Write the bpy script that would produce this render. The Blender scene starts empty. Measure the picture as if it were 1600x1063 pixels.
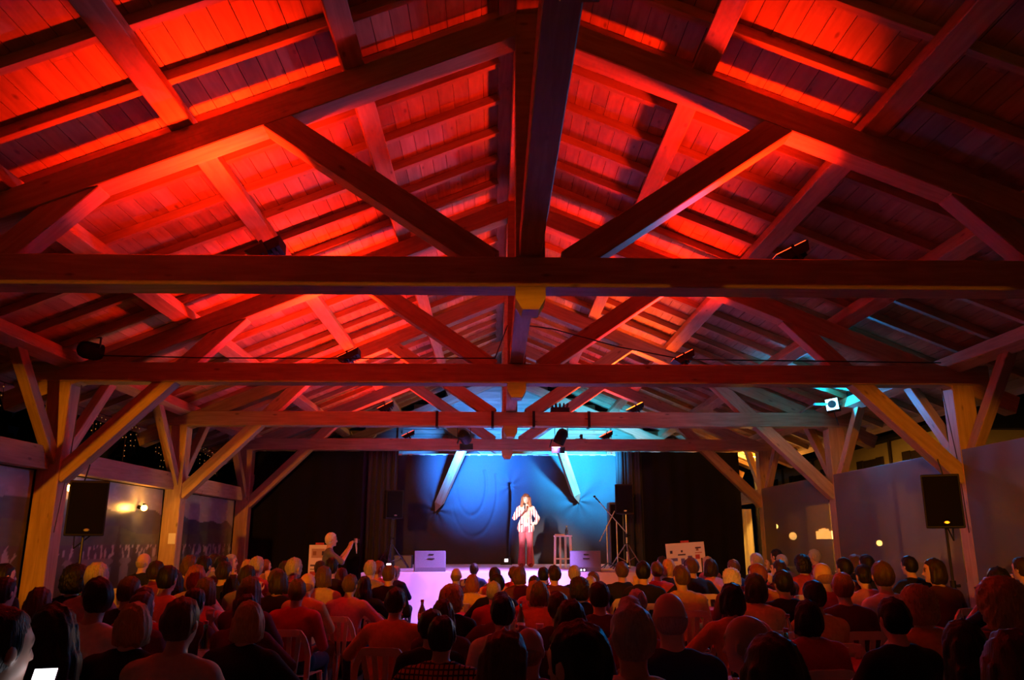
import bpy, bmesh, math, random
import numpy as np
from mathutils import Vector, Matrix, Euler, noise

random.seed(7)
rng = np.random.RandomState(7)
scene = bpy.context.scene
COL = scene.collection

# ------------------------------------------------------------------ camera
FPX, VPX, VPY, EYE = 1250.0, 772.0, 845.0, 1.60       # focal length in pixels of the 1600x1063 frame
PITCH = math.atan((VPY - 531.5) / FPX)
YAW = math.atan((800 - VPX) * math.cos(PITCH) / FPX)
cam_data = bpy.data.cameras.new('camera')
cam_data.sensor_width = 36.0
cam_data.lens = 36.0 * FPX / 1600.0
cam_data.clip_end = 400
cam = bpy.data.objects.new('camera', cam_data)
cam.location = (0, 0, EYE)
cam.rotation_euler = Euler((math.pi / 2 + PITCH, 0, -YAW), 'XYZ')
COL.objects.link(cam)
scene.camera = cam

# ------------------------------------------------------------------ world, exposure
world = bpy.data.worlds.new('night_sky')
scene.world = world
world.use_nodes = True
world.node_tree.nodes['Background'].inputs[0].default_value = (0.10, 0.13, 0.30, 1)
world.node_tree.nodes['Background'].inputs[1].default_value = 0.003
scene.view_settings.view_transform = 'Standard'
scene.view_settings.look = 'None'
scene.view_settings.exposure = 0.0
scene.view_settings.gamma = 1.0
scene.view_settings.use_curve_mapping = False

# light levels (W) and colours, all used by the lamp builders below
RED = (1.0, 0.016, 0.002)
L_RED = {1: (185, 120), 2: (260, 190), 3: (170, 110), 4: (60, 40)}
L_CYAN, C_CYAN = 150, (0.0, 0.36, 1.0)
L_STAGE_BLUE, C_STAGE_BLUE = 7000, (0.0, 0.30, 1.0)
L_FRONT_WHITE, L_FRONT_PINK = 3300, 3600
L_WARM, C_WARM = 7800, (1.0, 0.29, 0.004)

CX = 0.30                        # hall centre line
TR = [-2.0, 2.25, 6.5, 10.8, 15.05, 19.2, 23.4]   # front faces of the trusses; [2] is the first one in view
TV = TR[1:]
SL = 0.42                        # roof slope
ANG = math.atan(SL)
CA, SA = math.cos(ANG), math.sin(ANG)


def ray(px, py):
    u, v = (px - 800) / FPX, (531.5 - py) / FPX
    a, b, c = u, math.cos(PITCH) - v * math.sin(PITCH), math.sin(PITCH) + v * math.cos(PITCH)
    cy, sy = math.cos(YAW), math.sin(YAW)
    return Vector((a * cy + b * sy, -a * sy + b * cy, c))


def at_y(px, py, Y):
    r = ray(px, py)
    return r * (Y / r.y) + Vector((0, 0, EYE))


def at_x(px, py, X):
    r = ray(px, py)
    return r * (X / r.x) + Vector((0, 0, EYE))


# ------------------------------------------------------------------ object helpers
WORLD = {}


def I4():
    return Matrix.Identity(4)


def T(x, y, z):
    return Matrix.Translation((x, y, z))


def put(name, data, M=None, parent=None, mat=None, color=None):
    """link one object; M is its world matrix"""
    o = bpy.data.objects.new(name, data)
    COL.objects.link(o)
    M = M or I4()
    WORLD[o.name] = M
    if parent is not None:
        o.parent = parent
        o.matrix_basis = WORLD[parent.name].inverted() @ M
    else:
        o.matrix_basis = M
    if mat is not None and data is not None and len(data.materials) == 0:
        data.materials.append(mat)
    if color is not None:
        o.color = (color[0], color[1], color[2], 1)
    return o


def tag(o, label=None, cat=None, group=None, kind=None):
    if label:
        o['label'] = label
    if cat:
        o['category'] = cat
    if group:
        o['group'] = group
    if kind:
        o['kind'] = kind
    return o


def thing(name, loc, label, cat, group=None, rz=0.0):
    o = put(name, None, T(*loc) @ Matrix.Rotation(rz, 4, 'Z'))
    o.empty_display_size = 0.1
    return tag(o, label, cat, group)


def structure(name, loc=(0, 0, 0)):
    o = put(name, None, T(*loc))
    o.empty_display_size = 0.1
    o['kind'] = 'structure'
    return o


def bm_mesh(bm, name='m', smooth=False):
    me = bpy.data.meshes.new(name)
    bmesh.ops.recalc_face_normals(bm, faces=bm.faces[:])
    bm.to_mesh(me)
    bm.free()
    if smooth:
        me.polygons.foreach_set('use_smooth', [True] * len(me.polygons))
    return me


def add_box(bm, c, s, M=None, bevel=0.0):
    r = bmesh.ops.create_cube(bm, size=1.0)
    vs = r['verts']
    bmesh.ops.scale(bm, vec=s, verts=vs)
    bmesh.ops.translate(bm, vec=c, verts=vs)
    if M is not None:
        bmesh.ops.transform(bm, matrix=M, verts=vs)
    if bevel > 0:
        es = list({e for v in vs for e in v.link_edges})
        bmesh.ops.bevel(bm, geom=es, offset=bevel, segments=1, affect='EDGES', profile=0.5)


def add_cyl(bm, p0, p1, r0, r1=None, seg=12):
    p0, p1 = Vector(p0), Vector(p1)
    r1 = r0 if r1 is None else r1
    d = p1 - p0
    r = bmesh.ops.create_cone(bm, cap_ends=True, segments=seg, radius1=r0, radius2=r1, depth=d.length)
    q = Vector((0, 0, 1)).rotation_difference(d.normalized()).to_matrix().to_4x4()
    bmesh.ops.transform(bm, matrix=T(*((p0 + p1) / 2)) @ q, verts=r['verts'])


def add_tube(bm, pts, rad, seg=8):
    for a, b in zip(pts[:-1], pts[1:]):
        add_cyl(bm, a, b, rad, rad, seg)


def add_ball(bm, c, r, u=12, v=8):
    q = bmesh.ops.create_uvsphere(bm, u_segments=u, v_segments=v, radius=1.0)
    s = (r, r, r) if not hasattr(r, '__len__') else r
    bmesh.ops.scale(bm, vec=s, verts=q['verts'])
    bmesh.ops.translate(bm, vec=c, verts=q['verts'])


def add_lathe(bm, prof, c=(0, 0, 0), seg=16):
    """prof: list of (r, z)"""
    rings = []
    for r, z in prof:
        rings.append([bm.verts.new((c[0] + r * math.cos(2 * math.pi * i / seg), c[1] + r * math.sin(2 * math.pi * i / seg), c[2] + z)) for i in range(seg)])
    for a, b in zip(rings[:-1], rings[1:]):
        for i in range(seg):
            bm.faces.new((a[i], a[(i + 1) % seg], b[(i + 1) % seg], b[i]))
    if prof[0][0] > 1e-4:
        bm.faces.new(rings[0][::-1])
    if prof[-1][0] > 1e-4:
        bm.faces.new(rings[-1])


def add_prism(bm, poly, axis_pts):
    """poly: 2D outline in (X,Z), extruded along Y between axis_pts"""
    a = [bm.verts.new((x, axis_pts[0], z)) for x, z in poly]
    b = [bm.verts.new((x, axis_pts[1], z)) for x, z in poly]
    n = len(poly)
    bm.faces.new(a)
    bm.faces.new(b[::-1])
    for i in range(n):
        bm.faces.new((a[i], b[i], b[(i + 1) % n], a[(i + 1) % n]))


# ------------------------------------------------------------------ materials
def nodes(name):
    m = bpy.data.materials.new(name)
    m.use_nodes = True
    nt = m.node_tree
    return m, nt, nt.nodes['Principled BSDF'], nt.links


def plain(name, col, rough=0.6, metal=0.0, spec=0.4, noise_amt=0.0, noise_scale=20, bump=0.0):
    m, nt, b, L = nodes(name)
    b.inputs['Base Color'].default_value = (*col, 1)
    b.inputs['Roughness'].default_value = rough
    b.inputs['Metallic'].default_value = metal
    b.inputs['Specular IOR Level'].default_value = spec
    tc = nt.nodes.new('ShaderNodeTexCoord')
    nz = nt.nodes.new('ShaderNodeTexNoise')
    nz.inputs['Scale'].default_value = noise_scale
    nz.inputs['Detail'].default_value = 4
    L.new(tc.outputs['Object'], nz.inputs['Vector'])
    mx = nt.nodes.new('ShaderNodeMix')
    mx.data_type = 'RGBA'
    k = 1 - noise_amt
    mx.inputs[6].default_value = (col[0] * k, col[1] * k, col[2] * k, 1)
    mx.inputs[7].default_value = (min(1, col[0] * (1 + noise_amt)), min(1, col[1] * (1 + noise_amt)), min(1, col[2] * (1 + noise_amt)), 1)
    L.new(nz.outputs['Fac'], mx.inputs[0])
    L.new(mx.outputs[2], b.inputs['Base Color'])
    if bump:
        bp = nt.nodes.new('ShaderNodeBump')
        bp.inputs['Strength'].default_value = bump
        bp.inputs['Distance'].default_value = 0.01
        L.new(nz.outputs['Fac'], bp.inputs['Height'])
        L.new(bp.outputs[0], b.inputs['Normal'])
    return m


def wood(name, c0, c1, rough=0.55, stretch=(1.2, 14, 14)):
    """spruce: grain along local X, a few knots, every piece a little different"""
    m, nt, b, L = nodes(name)
    tc = nt.nodes.new('ShaderNodeTexCoord')
    oi = nt.nodes.new('ShaderNodeObjectInfo')
    off = nt.nodes.new('ShaderNodeVectorMath'); off.operation = 'SCALE'
    cmb = nt.nodes.new('ShaderNodeCombineXYZ')
    for i in range(3):
        L.new(oi.outputs['Random'], cmb.inputs[i])
    L.new(cmb.outputs[0], off.inputs[0]); off.inputs['Scale'].default_value = 37.0
    ad = nt.nodes.new('ShaderNodeVectorMath'); ad.operation = 'ADD'
    L.new(tc.outputs['Object'], ad.inputs[0]); L.new(off.outputs[0], ad.inputs[1])
    mp = nt.nodes.new('ShaderNodeMapping'); mp.inputs['Scale'].default_value = stretch
    L.new(ad.outputs[0], mp.inputs['Vector'])
    nz = nt.nodes.new('ShaderNodeTexNoise'); nz.inputs['Scale'].default_value = 1.6; nz.inputs['Detail'].default_value = 6; nz.inputs['Distortion'].default_value = 0.6
    L.new(mp.outputs[0], nz.inputs['Vector'])
    vo = nt.nodes.new('ShaderNodeTexVoronoi'); vo.inputs['Scale'].default_value = 1.0
    mp2 = nt.nodes.new('ShaderNodeMapping'); mp2.inputs['Scale'].default_value = (2.2, 6, 6)
    L.new(ad.outputs[0], mp2.inputs['Vector']); L.new(mp2.outputs[0], vo.inputs['Vector'])
    kn = nt.nodes.new('ShaderNodeMapRange'); kn.inputs[1].default_value = 0.05; kn.inputs[2].default_value = 0.13
    kn.inputs[3].default_value = 0.45; kn.inputs[4].default_value = 1.0
    L.new(vo.outputs['Distance'], kn.inputs[0])
    cr = nt.nodes.new('ShaderNodeValToRGB')
    cr.color_ramp.elements[0].position = 0.3; cr.color_ramp.elements[0].color = (*c0, 1)
    cr.color_ramp.elements[1].position = 0.7; cr.color_ramp.elements[1].color = (*c1, 1)
    L.new(nz.outputs['Fac'], cr.inputs[0])
    br = nt.nodes.new('ShaderNodeMapRange'); br.inputs[3].default_value = 0.72; br.inputs[4].default_value = 1.1
    L.new(oi.outputs['Random'], br.inputs[0])
    mu = nt.nodes.new('ShaderNodeMath'); mu.operation = 'MULTIPLY'
    L.new(br.outputs[0], mu.inputs[0]); L.new(kn.outputs[0], mu.inputs[1])
    mx = nt.nodes.new('ShaderNodeVectorMath'); mx.operation = 'SCALE'
    L.new(cr.outputs[0], mx.inputs[0]); L.new(mu.outputs[0], mx.inputs['Scale'])
    L.new(mx.outputs[0], b.inputs['Base Color'])
    b.inputs['Roughness'].default_value = rough
    b.inputs['Specular IOR Level'].default_value = 0.3
    bp = nt.nodes.new('ShaderNodeBump'); bp.inputs['Strength'].default_value = 0.25; bp.inputs['Distance'].default_value = 0.004
    L.new(nz.outputs['Fac'], bp.inputs['Height']); L.new(bp.outputs[0], b.inputs['Normal'])
    return m


def object_colour(name, rough=0.8, pattern=None, noise_amt=0.25, scale=30, strand=False):
    """takes its colour from the object (clothes, hair)"""
    m, nt, b, L = nodes(name)
    oi = nt.nodes.new('ShaderNodeObjectInfo')
    tc = nt.nodes.new('ShaderNodeTexCoord')
    mp = nt.nodes.new('ShaderNodeMapping')
    mp.inputs['Scale'].default_value = (1, 1, 0.12) if strand else (1, 1, 1)
    L.new(tc.outputs['Object'], mp.inputs['Vector'])
    nz = nt.nodes.new('ShaderNodeTexNoise'); nz.inputs['Scale'].default_value = 140 if strand else scale; nz.inputs['Detail'].default_value = 3
    L.new(mp.outputs[0], nz.inputs['Vector'])
    mr = nt.nodes.new('ShaderNodeMapRange'); mr.inputs[3].default_value = 1 - noise_amt; mr.inputs[4].default_value = 1 + noise_amt
    L.new(nz.outputs['Fac'], mr.inputs[0])
    sc = nt.nodes.new('ShaderNodeVectorMath'); sc.operation = 'SCALE'
    L.new(oi.outputs['Color'], sc.inputs[0]); L.new(mr.outputs[0], sc.inputs['Scale'])
    out = sc.outputs[0]
    if pattern == 'check':
        sep = nt.nodes.new('ShaderNodeSeparateXYZ'); L.new(tc.outputs['Object'], sep.inputs[0])
        acc = None
        for ax, fr in ((0, 210), (2, 210)):
            s = nt.nodes.new('ShaderNodeMath'); s.operation = 'MULTIPLY'; s.inputs[1].default_value = fr
            L.new(sep.outputs[ax], s.inputs[0])
            q = nt.nodes.new('ShaderNodeMath'); q.operation = 'SINE'; L.new(s.outputs[0], q.inputs[0])
            g = nt.nodes.new('ShaderNodeMath'); g.operation = 'GREATER_THAN'; g.inputs[1].default_value = 0.55
            L.new(q.outputs[0], g.inputs[0])
            if acc is None:
                acc = g
            else:
                h = nt.nodes.new('ShaderNodeMath'); h.operation = 'MAXIMUM'
                L.new(acc.outputs[0], h.inputs[0]); L.new(g.outputs[0], h.inputs[1]); acc = h
        mx = nt.nodes.new('ShaderNodeMix'); mx.data_type = 'RGBA'
        L.new(acc.outputs[0], mx.inputs[0]); L.new(out, mx.inputs[6]); mx.inputs[7].default_value = (0.02, 0.02, 0.03, 1)
        out = mx.outputs[2]
    if pattern == 'stripe':
        sep = nt.nodes.new('ShaderNodeSeparateXYZ'); L.new(tc.outputs['Object'], sep.inputs[0])
        s = nt.nodes.new('ShaderNodeMath'); s.operation = 'MULTIPLY'; s.inputs[1].default_value = 105
        L.new(sep.outputs[0], s.inputs[0])
        q = nt.nodes.new('ShaderNodeMath'); q.operation = 'SINE'; L.new(s.outputs[0], q.inputs[0])
        g = nt.nodes.new('ShaderNodeMath'); g.operation = 'GREATER_THAN'; g.inputs[1].default_value = 0.35
        L.new(q.outputs[0], g.inputs[0])
        mx = nt.nodes.new('ShaderNodeMix'); mx.data_type = 'RGBA'
        L.new(g.outputs[0], mx.inputs[0]); L.new(out, mx.inputs[6]); mx.inputs[7].default_value = (0.30, 0.035, 0.035, 1)
        out = mx.outputs[2]
    L.new(out, b.inputs['Base Color'])
    b.inputs['Roughness'].default_value = rough
    b.inputs['Specular IOR Level'].default_value = 0.25
    if strand:
        bp = nt.nodes.new('ShaderNodeBump'); bp.inputs['Strength'].default_value = 0.6; bp.inputs['Distance'].default_value = 0.006
        L.new(nz.outputs['Fac'], bp.inputs['Height']); L.new(bp.outputs[0], b.inputs['Normal'])
    return m


def emitter(name, col, strength):
    m, nt, b, L = nodes(name)
    b.inputs['Base Color'].default_value = (*col, 1)
    b.inputs['Emission Color'].default_value = (*col, 1)
    b.inputs['Emission Strength'].default_value = strength
    return m


def attr_colour(name, rough=0.5, spec=0.4, mul_object=False):
    m, nt, b, L = nodes(name)
    at = nt.nodes.new('ShaderNodeAttribute'); at.attribute_name = 'Col'
    out = at.outputs['Color']
    if mul_object:
        oi = nt.nodes.new('ShaderNodeObjectInfo')
        mx = nt.nodes.new('ShaderNodeMix'); mx.data_type = 'RGBA'; mx.blend_type = 'MULTIPLY'; mx.inputs[0].default_value = 1
        L.new(out, mx.inputs[6]); L.new(oi.outputs['Color'], mx.inputs[7]); out = mx.outputs[2]
    L.new(out, b.inputs['Base Color'])
    b.inputs['Roughness'].default_value = rough
    b.inputs['Specular IOR Level'].default_value = spec
    return m


MAT = {}
MAT['beam'] = wood('spruce_beam', (0.36, 0.225, 0.115), (0.52, 0.355, 0.20))
MAT['plank'] = wood('spruce_plank', (0.35, 0.225, 0.13), (0.53, 0.37, 0.225), stretch=(1.0, 9, 9))
MAT['floor'] = plain('concrete_floor', (0.16, 0.14, 0.13), 0.8, noise_amt=0.3, noise_scale=3, bump=0.2)
MAT['black'] = plain('black_paint', (0.007, 0.007, 0.008), 0.6, noise_amt=0.2)
MAT['black_gloss'] = plain('black_plastic', (0.02, 0.02, 0.024), 0.35, noise_amt=0.1)
MAT['grille'] = plain('speaker_grille', (0.004, 0.004, 0.005), 0.75, spec=0.15, noise_amt=0.5, noise_scale=400, bump=0.4)
MAT['monitor'] = plain('worn_grey_paint', (0.12, 0.12, 0.15), 0.5, noise_amt=0.2, noise_scale=60, bump=0.2)
MAT['steel'] = plain('steel', (0.55, 0.55, 0.57), 0.35, metal=0.9, noise_amt=0.1)
MAT['white_metal'] = plain('white_enamel', (0.82, 0.82, 0.80), 0.4, noise_amt=0.04)
MAT['curtain'] = plain('black_stage_cloth', (0.010, 0.010, 0.012), 0.95, spec=0.1, noise_amt=0.2, noise_scale=60)
MAT['backdrop'] = plain('grey_black_stage_cloth', (0.052, 0.050, 0.054), 0.9, spec=0.15, noise_amt=0.15, noise_scale=40)
MAT['stage_cloth'] = plain('pale_stage_cloth', (0.66, 0.60, 0.68), 0.75, noise_amt=0.08, noise_scale=4)
MAT['cloth_red'] = plain('red_paper_cloth', (0.55, 0.06, 0.06), 0.75, noise_amt=0.12, noise_scale=8)
MAT['chair'] = plain('cream_plastic', (0.70, 0.58, 0.36), 0.4, noise_amt=0.05)
MAT['paper'] = plain('white_paper', (0.85, 0.84, 0.86), 0.8, noise_amt=0.02)
MAT['cup'] = plain('white_plastic_cup', (0.75, 0.74, 0.74), 0.4, noise_amt=0.03)
MAT['cable'] = plain('black_cable', (0.01, 0.01, 0.01), 0.6)
MAT['facade'] = plain('ochre_render', (0.72, 0.55, 0.26), 0.9, noise_amt=0.15, noise_scale=2)
MAT['roof_tile'] = plain('dark_slate', (0.03, 0.03, 0.04), 0.8, noise_amt=0.4, noise_scale=5)
MAT['shutter'] = plain('dark_shutter', (0.06, 0.035, 0.02), 0.8, noise_amt=0.3)
MAT['foliage'] = plain('dark_foliage', (0.035, 0.06, 0.02), 0.9, noise_amt=0.5, noise_scale=9)
MAT['shirt'] = object_colour('knit_shirt', 0.85)
MAT['check'] = object_colour('checked_shirt', 0.85, pattern='check')
MAT['stripe'] = object_colour('striped_blazer', 0.7, pattern='stripe', noise_amt=0.05)
MAT['trousers'] = object_colour('trouser_cloth', 0.85)
MAT['hair'] = object_colour('hair', 0.5, noise_amt=0.55, strand=True)
MAT['skin'] = attr_colour('skin', 0.5, 0.4, True)
MAT['print'] = attr_colour('printed_tarpaulin', 0.28, 0.5)
MAT['poster'] = attr_colour('printed_board', 0.6, 0.3)
MAT['red_lens'] = emitter('red_flood_lens', (1.0, 0.05, 0.01), 6)
MAT['orange_lens'] = emitter('orange_flood_lens', (1.0, 0.16, 0.01), 8)
MAT['cyan_lens'] = emitter('cyan_led_panel', (0.35, 0.75, 1.0), 5)
MAT['blue_lens'] = emitter('blue_par_lens', (0.1, 0.5, 1.0), 12)
MAT['white_lens'] = emitter('white_spot_lens', (1.0, 0.85, 0.9), 3)
MAT['bulb'] = emitter('warm_bulb', (1.0, 0.50, 0.10), 16)
MAT['fairy'] = emitter('fairy_bulb', (1.0, 0.5, 0.12), 0.22)
MAT['phone_screen'] = emitter('phone_screen', (0.95, 0.9, 1.0), 3.0)
MAT['lit_window'] = emitter('lit_window', (1.0, 0.5, 0.12), 4)
MAT['small_led'] = emitter('white_led', (0.9, 0.95, 1.0), 4)


def glassy(name, col, rough=0.03):
    m, nt, b, L = nodes(name)
    b.inputs['Base Color'].default_value = (*col, 1)
    b.inputs['Roughness'].default_value = rough
    b.inputs['Transmission Weight'].default_value = 1.0
    b.inputs['IOR'].default_value = 1.45
    return m


MAT['glass'] = glassy('clear_glass', (0.95, 0.97, 0.98))
MAT['green_glass'] = glassy('green_glass', (0.25, 0.5, 0.28))


def sheet_material(name, tint, clear, rough):
    """thin PVC sheet: part clear, part milky, a little gloss"""
    m, nt, b, L = nodes(name)
    out = nt.nodes['Material Output']
    b.inputs['Roughness'].default_value = rough
    tc = nt.nodes.new('ShaderNodeTexCoord')
    nz = nt.nodes.new('ShaderNodeTexNoise'); nz.inputs['Scale'].default_value = 1.3; nz.inputs['Detail'].default_value = 6
    L.new(tc.outputs['Object'], nz.inputs['Vector'])
    mx = nt.nodes.new('ShaderNodeMix'); mx.data_type = 'RGBA'
    mx.inputs[6].default_value = (tint[0] * .7, tint[1] * .7, tint[2] * .7, 1); mx.inputs[7].default_value = (*tint, 1)
    L.new(nz.outputs['Fac'], mx.inputs[0]); L.new(mx.outputs[2], b.inputs['Base Color'])
    bp = nt.nodes.new('ShaderNodeBump'); bp.inputs['Strength'].default_value = 0.3; bp.inputs['Distance'].default_value = 0.02
    L.new(nz.outputs['Fac'], bp.inputs['Height']); L.new(bp.outputs[0], b.inputs['Normal'])
    tl = nt.nodes.new('ShaderNodeBsdfTranslucent'); L.new(mx.outputs[2], tl.inputs['Color'])
    m1 = nt.nodes.new('ShaderNodeMixShader'); m1.inputs[0].default_value = 0.35
    L.new(b.outputs[0], m1.inputs[1]); L.new(tl.outputs[0], m1.inputs[2])
    tr = nt.nodes.new('ShaderNodeBsdfTransparent')
    m2 = nt.nodes.new('ShaderNodeMixShader'); m2.inputs[0].default_value = clear
    L.new(m1.outputs[0], m2.inputs[1]); L.new(tr.outputs[0], m2.inputs[2])
    L.new(m2.outputs[0], out.inputs['Surface'])
    return m


MAT['pvc'] = sheet_material('milky_pvc_sheet', (0.26, 0.235, 0.25), 0.16, 0.55)
MAT['white_sheet'] = sheet_material('white_side_sheet', (0.85, 0.80, 0.62), 0.05, 0.6)


# ------------------------------------------------------------------ light helpers
def area_lamp(name, loc, direction, power, color, size, parent=None, size_y=None, spread=180):
    d = bpy.data.lights.new(name, 'AREA')
    d.energy = power
    d.color = color
    d.size = size
    if size_y:
        d.shape = 'RECTANGLE'
        d.size_y = size_y
    d.spread = math.radians(spread)
    q = Vector((0, 0, -1)).rotation_difference(Vector(direction).normalized()).to_matrix().to_4x4()
    return put(name, d, T(*loc) @ q, parent)


def spot_lamp(name, loc, target, power, color, angle, blend=0.4, radius=0.05, parent=None):
    d = bpy.data.lights.new(name, 'SPOT')
    d.energy = power
    d.color = color
    d.spot_size = math.radians(angle)
    d.spot_blend = blend
    d.shadow_soft_size = radius
    v = (Vector(target) - Vector(loc)).normalized()
    q = Vector((0, 0, -1)).rotation_difference(v).to_matrix().to_4x4()
    return put(name, d, T(*loc) @ q, parent)


def point_lamp(name, loc, power, color, radius=0.05, parent=None):
    d = bpy.data.lights.new(name, 'POINT')
    d.energy = power
    d.color = color
    d.shadow_soft_size = radius
    return put(name, d, T(*loc), parent)


# ================================================================== STRUCTURE
_timber_cache = {}


def timber(name, p0, p1, w, h, parent, up=(0, 0, 1), mat='beam', bevel=0.008, ext0=0.0, ext1=0.0):
    """squared timber from p0 to p1 (centre line); w across, h along 'up'; grain along local X"""
    p0, p1 = Vector(p0), Vector(p1)
    d = p1 - p0
    ln = d.length
    key = (round(ln, 3), round(w, 3), round(h, 3), mat, bevel)
    if key not in _timber_cache:
        bm = bmesh.new()
        add_box(bm, (0, 0, 0), (ln, w, h), bevel=bevel)
        me = bm_mesh(bm, name)
        me.materials.append(MAT[mat])
        _timber_cache[key] = me
    x = d.normalized()
    z = Vector(up)
    z = (z - x * z.dot(x)).normalized()
    y = z.cross(x)
    M = Matrix(((x.x, y.x, z.x, 0), (x.y, y.y, z.y, 0), (x.z, y.z, z.z, 0), (0, 0, 0, 1)))
    return put(name, _timber_cache[key], T(*((p0 + p1) / 2)) @ M, parent)


# floor
bm = bmesh.new()
add_box(bm, (CX, 8, -0.05), (34, 50, 0.1))
floor = put('floor', bm_mesh(bm, 'floor'), I4(), None, MAT['floor'])
floor['kind'] = 'structure'

# roof: boards on slender rafters on purlins, all parts of the ceiling
ceiling = structure('ceiling', (CX, 12, 3.9))


def roof_pt(side, dx, perp, Y):
    """point at horizontal distance dx from the ridge line, perp above the principal rafter's top face"""
    return Vector((CX + side * (dx + SA * perp), Y, 6.47 - SL * dx + CA * perp))


for side in (-1, 1):
    nrm = Vector((side * SA, 0, CA))
    dsl = Vector((side * CA, 0, -SA))
    for dx in (1.6, 3.1, 4.6, 6.1):
        a = roof_pt(side, dx, 0.10, -2.3)
        b = roof_pt(side, dx, 0.10, 24.2)
        timber('purlin', a, b, 0.20, 0.20, ceiling, up=nrm)
    y = -2.14
    while y < 24.0:
        timber('common_rafter', roof_pt(side, 0.18, 0.25, y + 0.04), roof_pt(side, 7.05, 0.25, y + 0.04), 0.08, 0.10, ceiling, up=nrm, bevel=0.004)
        y += 0.75
    # boards
    n = 44
    bw = 7.30 / CA / n
    for i in range(n):
        sdist = (i + 0.5) * bw
        j = [[8.2, 16.4], [5.6, 14.2], [10.4, 18.0], [7.1, 12.6]][i % 4]
        cuts = [-2.4] + j + [24.3]
        for a, b in zip(cuts[:-1], cuts[1:]):
            jz = rng.uniform(0, 0.004)
            base = Vector((CX, 0, 6.47)) + dsl * sdist + nrm * (0.30 + 0.011 + jz)
            timber('plank', base + Vector((0, a + 0.002, 0)), base + Vector((0, b - 0.002, 0)), bw - 0.006, 0.022, ceiling, up=nrm, mat='plank', bevel=0.0)
timber('ridge_beam', (CX, -2.3, 6.53), (CX, 24.2, 6.53), 0.24, 0.30, ceiling)
for a, b in zip(TR[:-1], TR[1:]):
    timber('spine_beam', (CX, a + 0.27, 4.08), (CX, b, 4.08), 0.19, 0.20, ceiling)

# trusses
NAMES = ['at the open end gable', 'over the back tables', 'above the back rows of tables', 'with a side spotlight on each end',
         'with the strapped stage spotlights', 'over the stage front', 'against the boarded stage gable']


def make_truss(i, D):
    t = thing('roof_truss', (CX, D, 0), 'spruce king post truss with posts, ' + NAMES[i], 'roof truss', 'roof trusses of the hall')
    yc = D + 0.135
    timber('tie_beam', (CX - 6.6, yc, 3.835), (CX + 6.6, yc, 3.835), 0.27, 0.27, t)
    # king post with chamfered pendant foot
    bm = bmesh.new()
    hw = 0.128
    add_box(bm, (0, 0, (3.97 + 6.40) / 2), (2 * hw, 0.26, 6.40 - 3.97), bevel=0.006)
    prof = [(-hw, 3.70), (-hw, 3.60), (-hw * 0.55, 3.50), (hw * 0.55, 3.50), (hw, 3.60), (hw, 3.70)]
    add_prism(bm, prof, (-0.132, 0.132))
    me = bm_mesh(bm, 'king_post')
    put('king_post', me, T(CX, yc, 0), t, MAT['beam'])
    for s in (-1, 1):
        nrm = Vector((s * SA, 0, CA))
        a = Vector((CX + s * 0.13, yc, 6.47 - SL * 0.13)) - nrm * 0.125
        b = Vector((CX + s * 7.0, yc, 6.47 - SL * 7.0)) - nrm * 0.125
        timber('rafter', a, b, 0.25, 0.25, t, up=nrm)
        timber('strut', (CX + s * 0.33, yc, 3.93), (CX + s * 2.38, yc, 5.33), 0.24, 0.23, t)
        if D > 3:
            timber('raking_brace', (CX + s * 6.10, yc, 2.42), (CX + s * 3.84, yc, 4.68), 0.22, 0.22, t)
        timber('post', (CX + s * 6.2, yc, 0.0), (CX + s * 6.2, yc, 3.70), 0.30, 0.27, t, up=(0, 1, 0))
    return t


trusses = [make_truss(i, D) for i, D in enumerate(TR)]

# side walls: rail and wind braces between the posts
wall_l = structure('wall_left', (CX - 6.2, 12, 0))
wall_r = structure('wall_right', (CX + 6.2, 12, 0))
for s, wl in ((-1, wall_l), (1, wall_r)):
    for a, b in zip(TR[:-1], TR[1:]):
        xr = 6.27 if s < 0 else 6.17
        timber('rail', (CX + s * xr, a + 0.27, 2.66), (CX + s * xr, b, 2.66), 0.16, 0.30, wl)
        timber('wind_brace', (CX + s * 6.19, a + 0.20, 2.62), (CX + s * 6.19, a + 1.42, 3.98), 0.14, 0.16, wl)
        timber('wind_brace', (CX + s * 6.19, b + 0.07, 2.62), (CX + s * 6.19, b - 1.15, 3.98), 0.14, 0.16, wl)
        xk = 6.46 if s < 0 else 6.27
        timber('kick_rail', (CX + s * xk, a + 0.27, 0.95), (CX + s * xk, b, 0.95), 0.08, 0.16, wl)

# gable behind the stage, boarded above and below the tie
gable = structure('wall_back', (CX, 24.0, 0))
z = 0.0
while z < 6.9:
    hb = 0.20
    half = min(6.9, (6.75 - z - hb) / SL) if z > 3.6 else 6.9
    if half > 0.2:
        timber('plank', (CX - half, 24.0 + rng.uniform(0, .006), z + hb / 2), (CX + half, 24.0, z + hb / 2), 0.03, hb - 0.006, gable, mat='plank', bevel=0.0)
    z += hb
for x in (-4.6, -3.1, -1.6, 1.6, 3.1, 4.6):
    timber('stud', (CX + x, 23.90, 3.97), (CX + x, 23.90, 6.42 - SL * abs(x)), 0.14, 0.12, gable, up=(0, 1, 0))
timber('noggin', (CX - 3.1, 23.89, 4.75), (CX + 3.1, 23.89, 4.75), 0.10, 0.12, gable)

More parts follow.
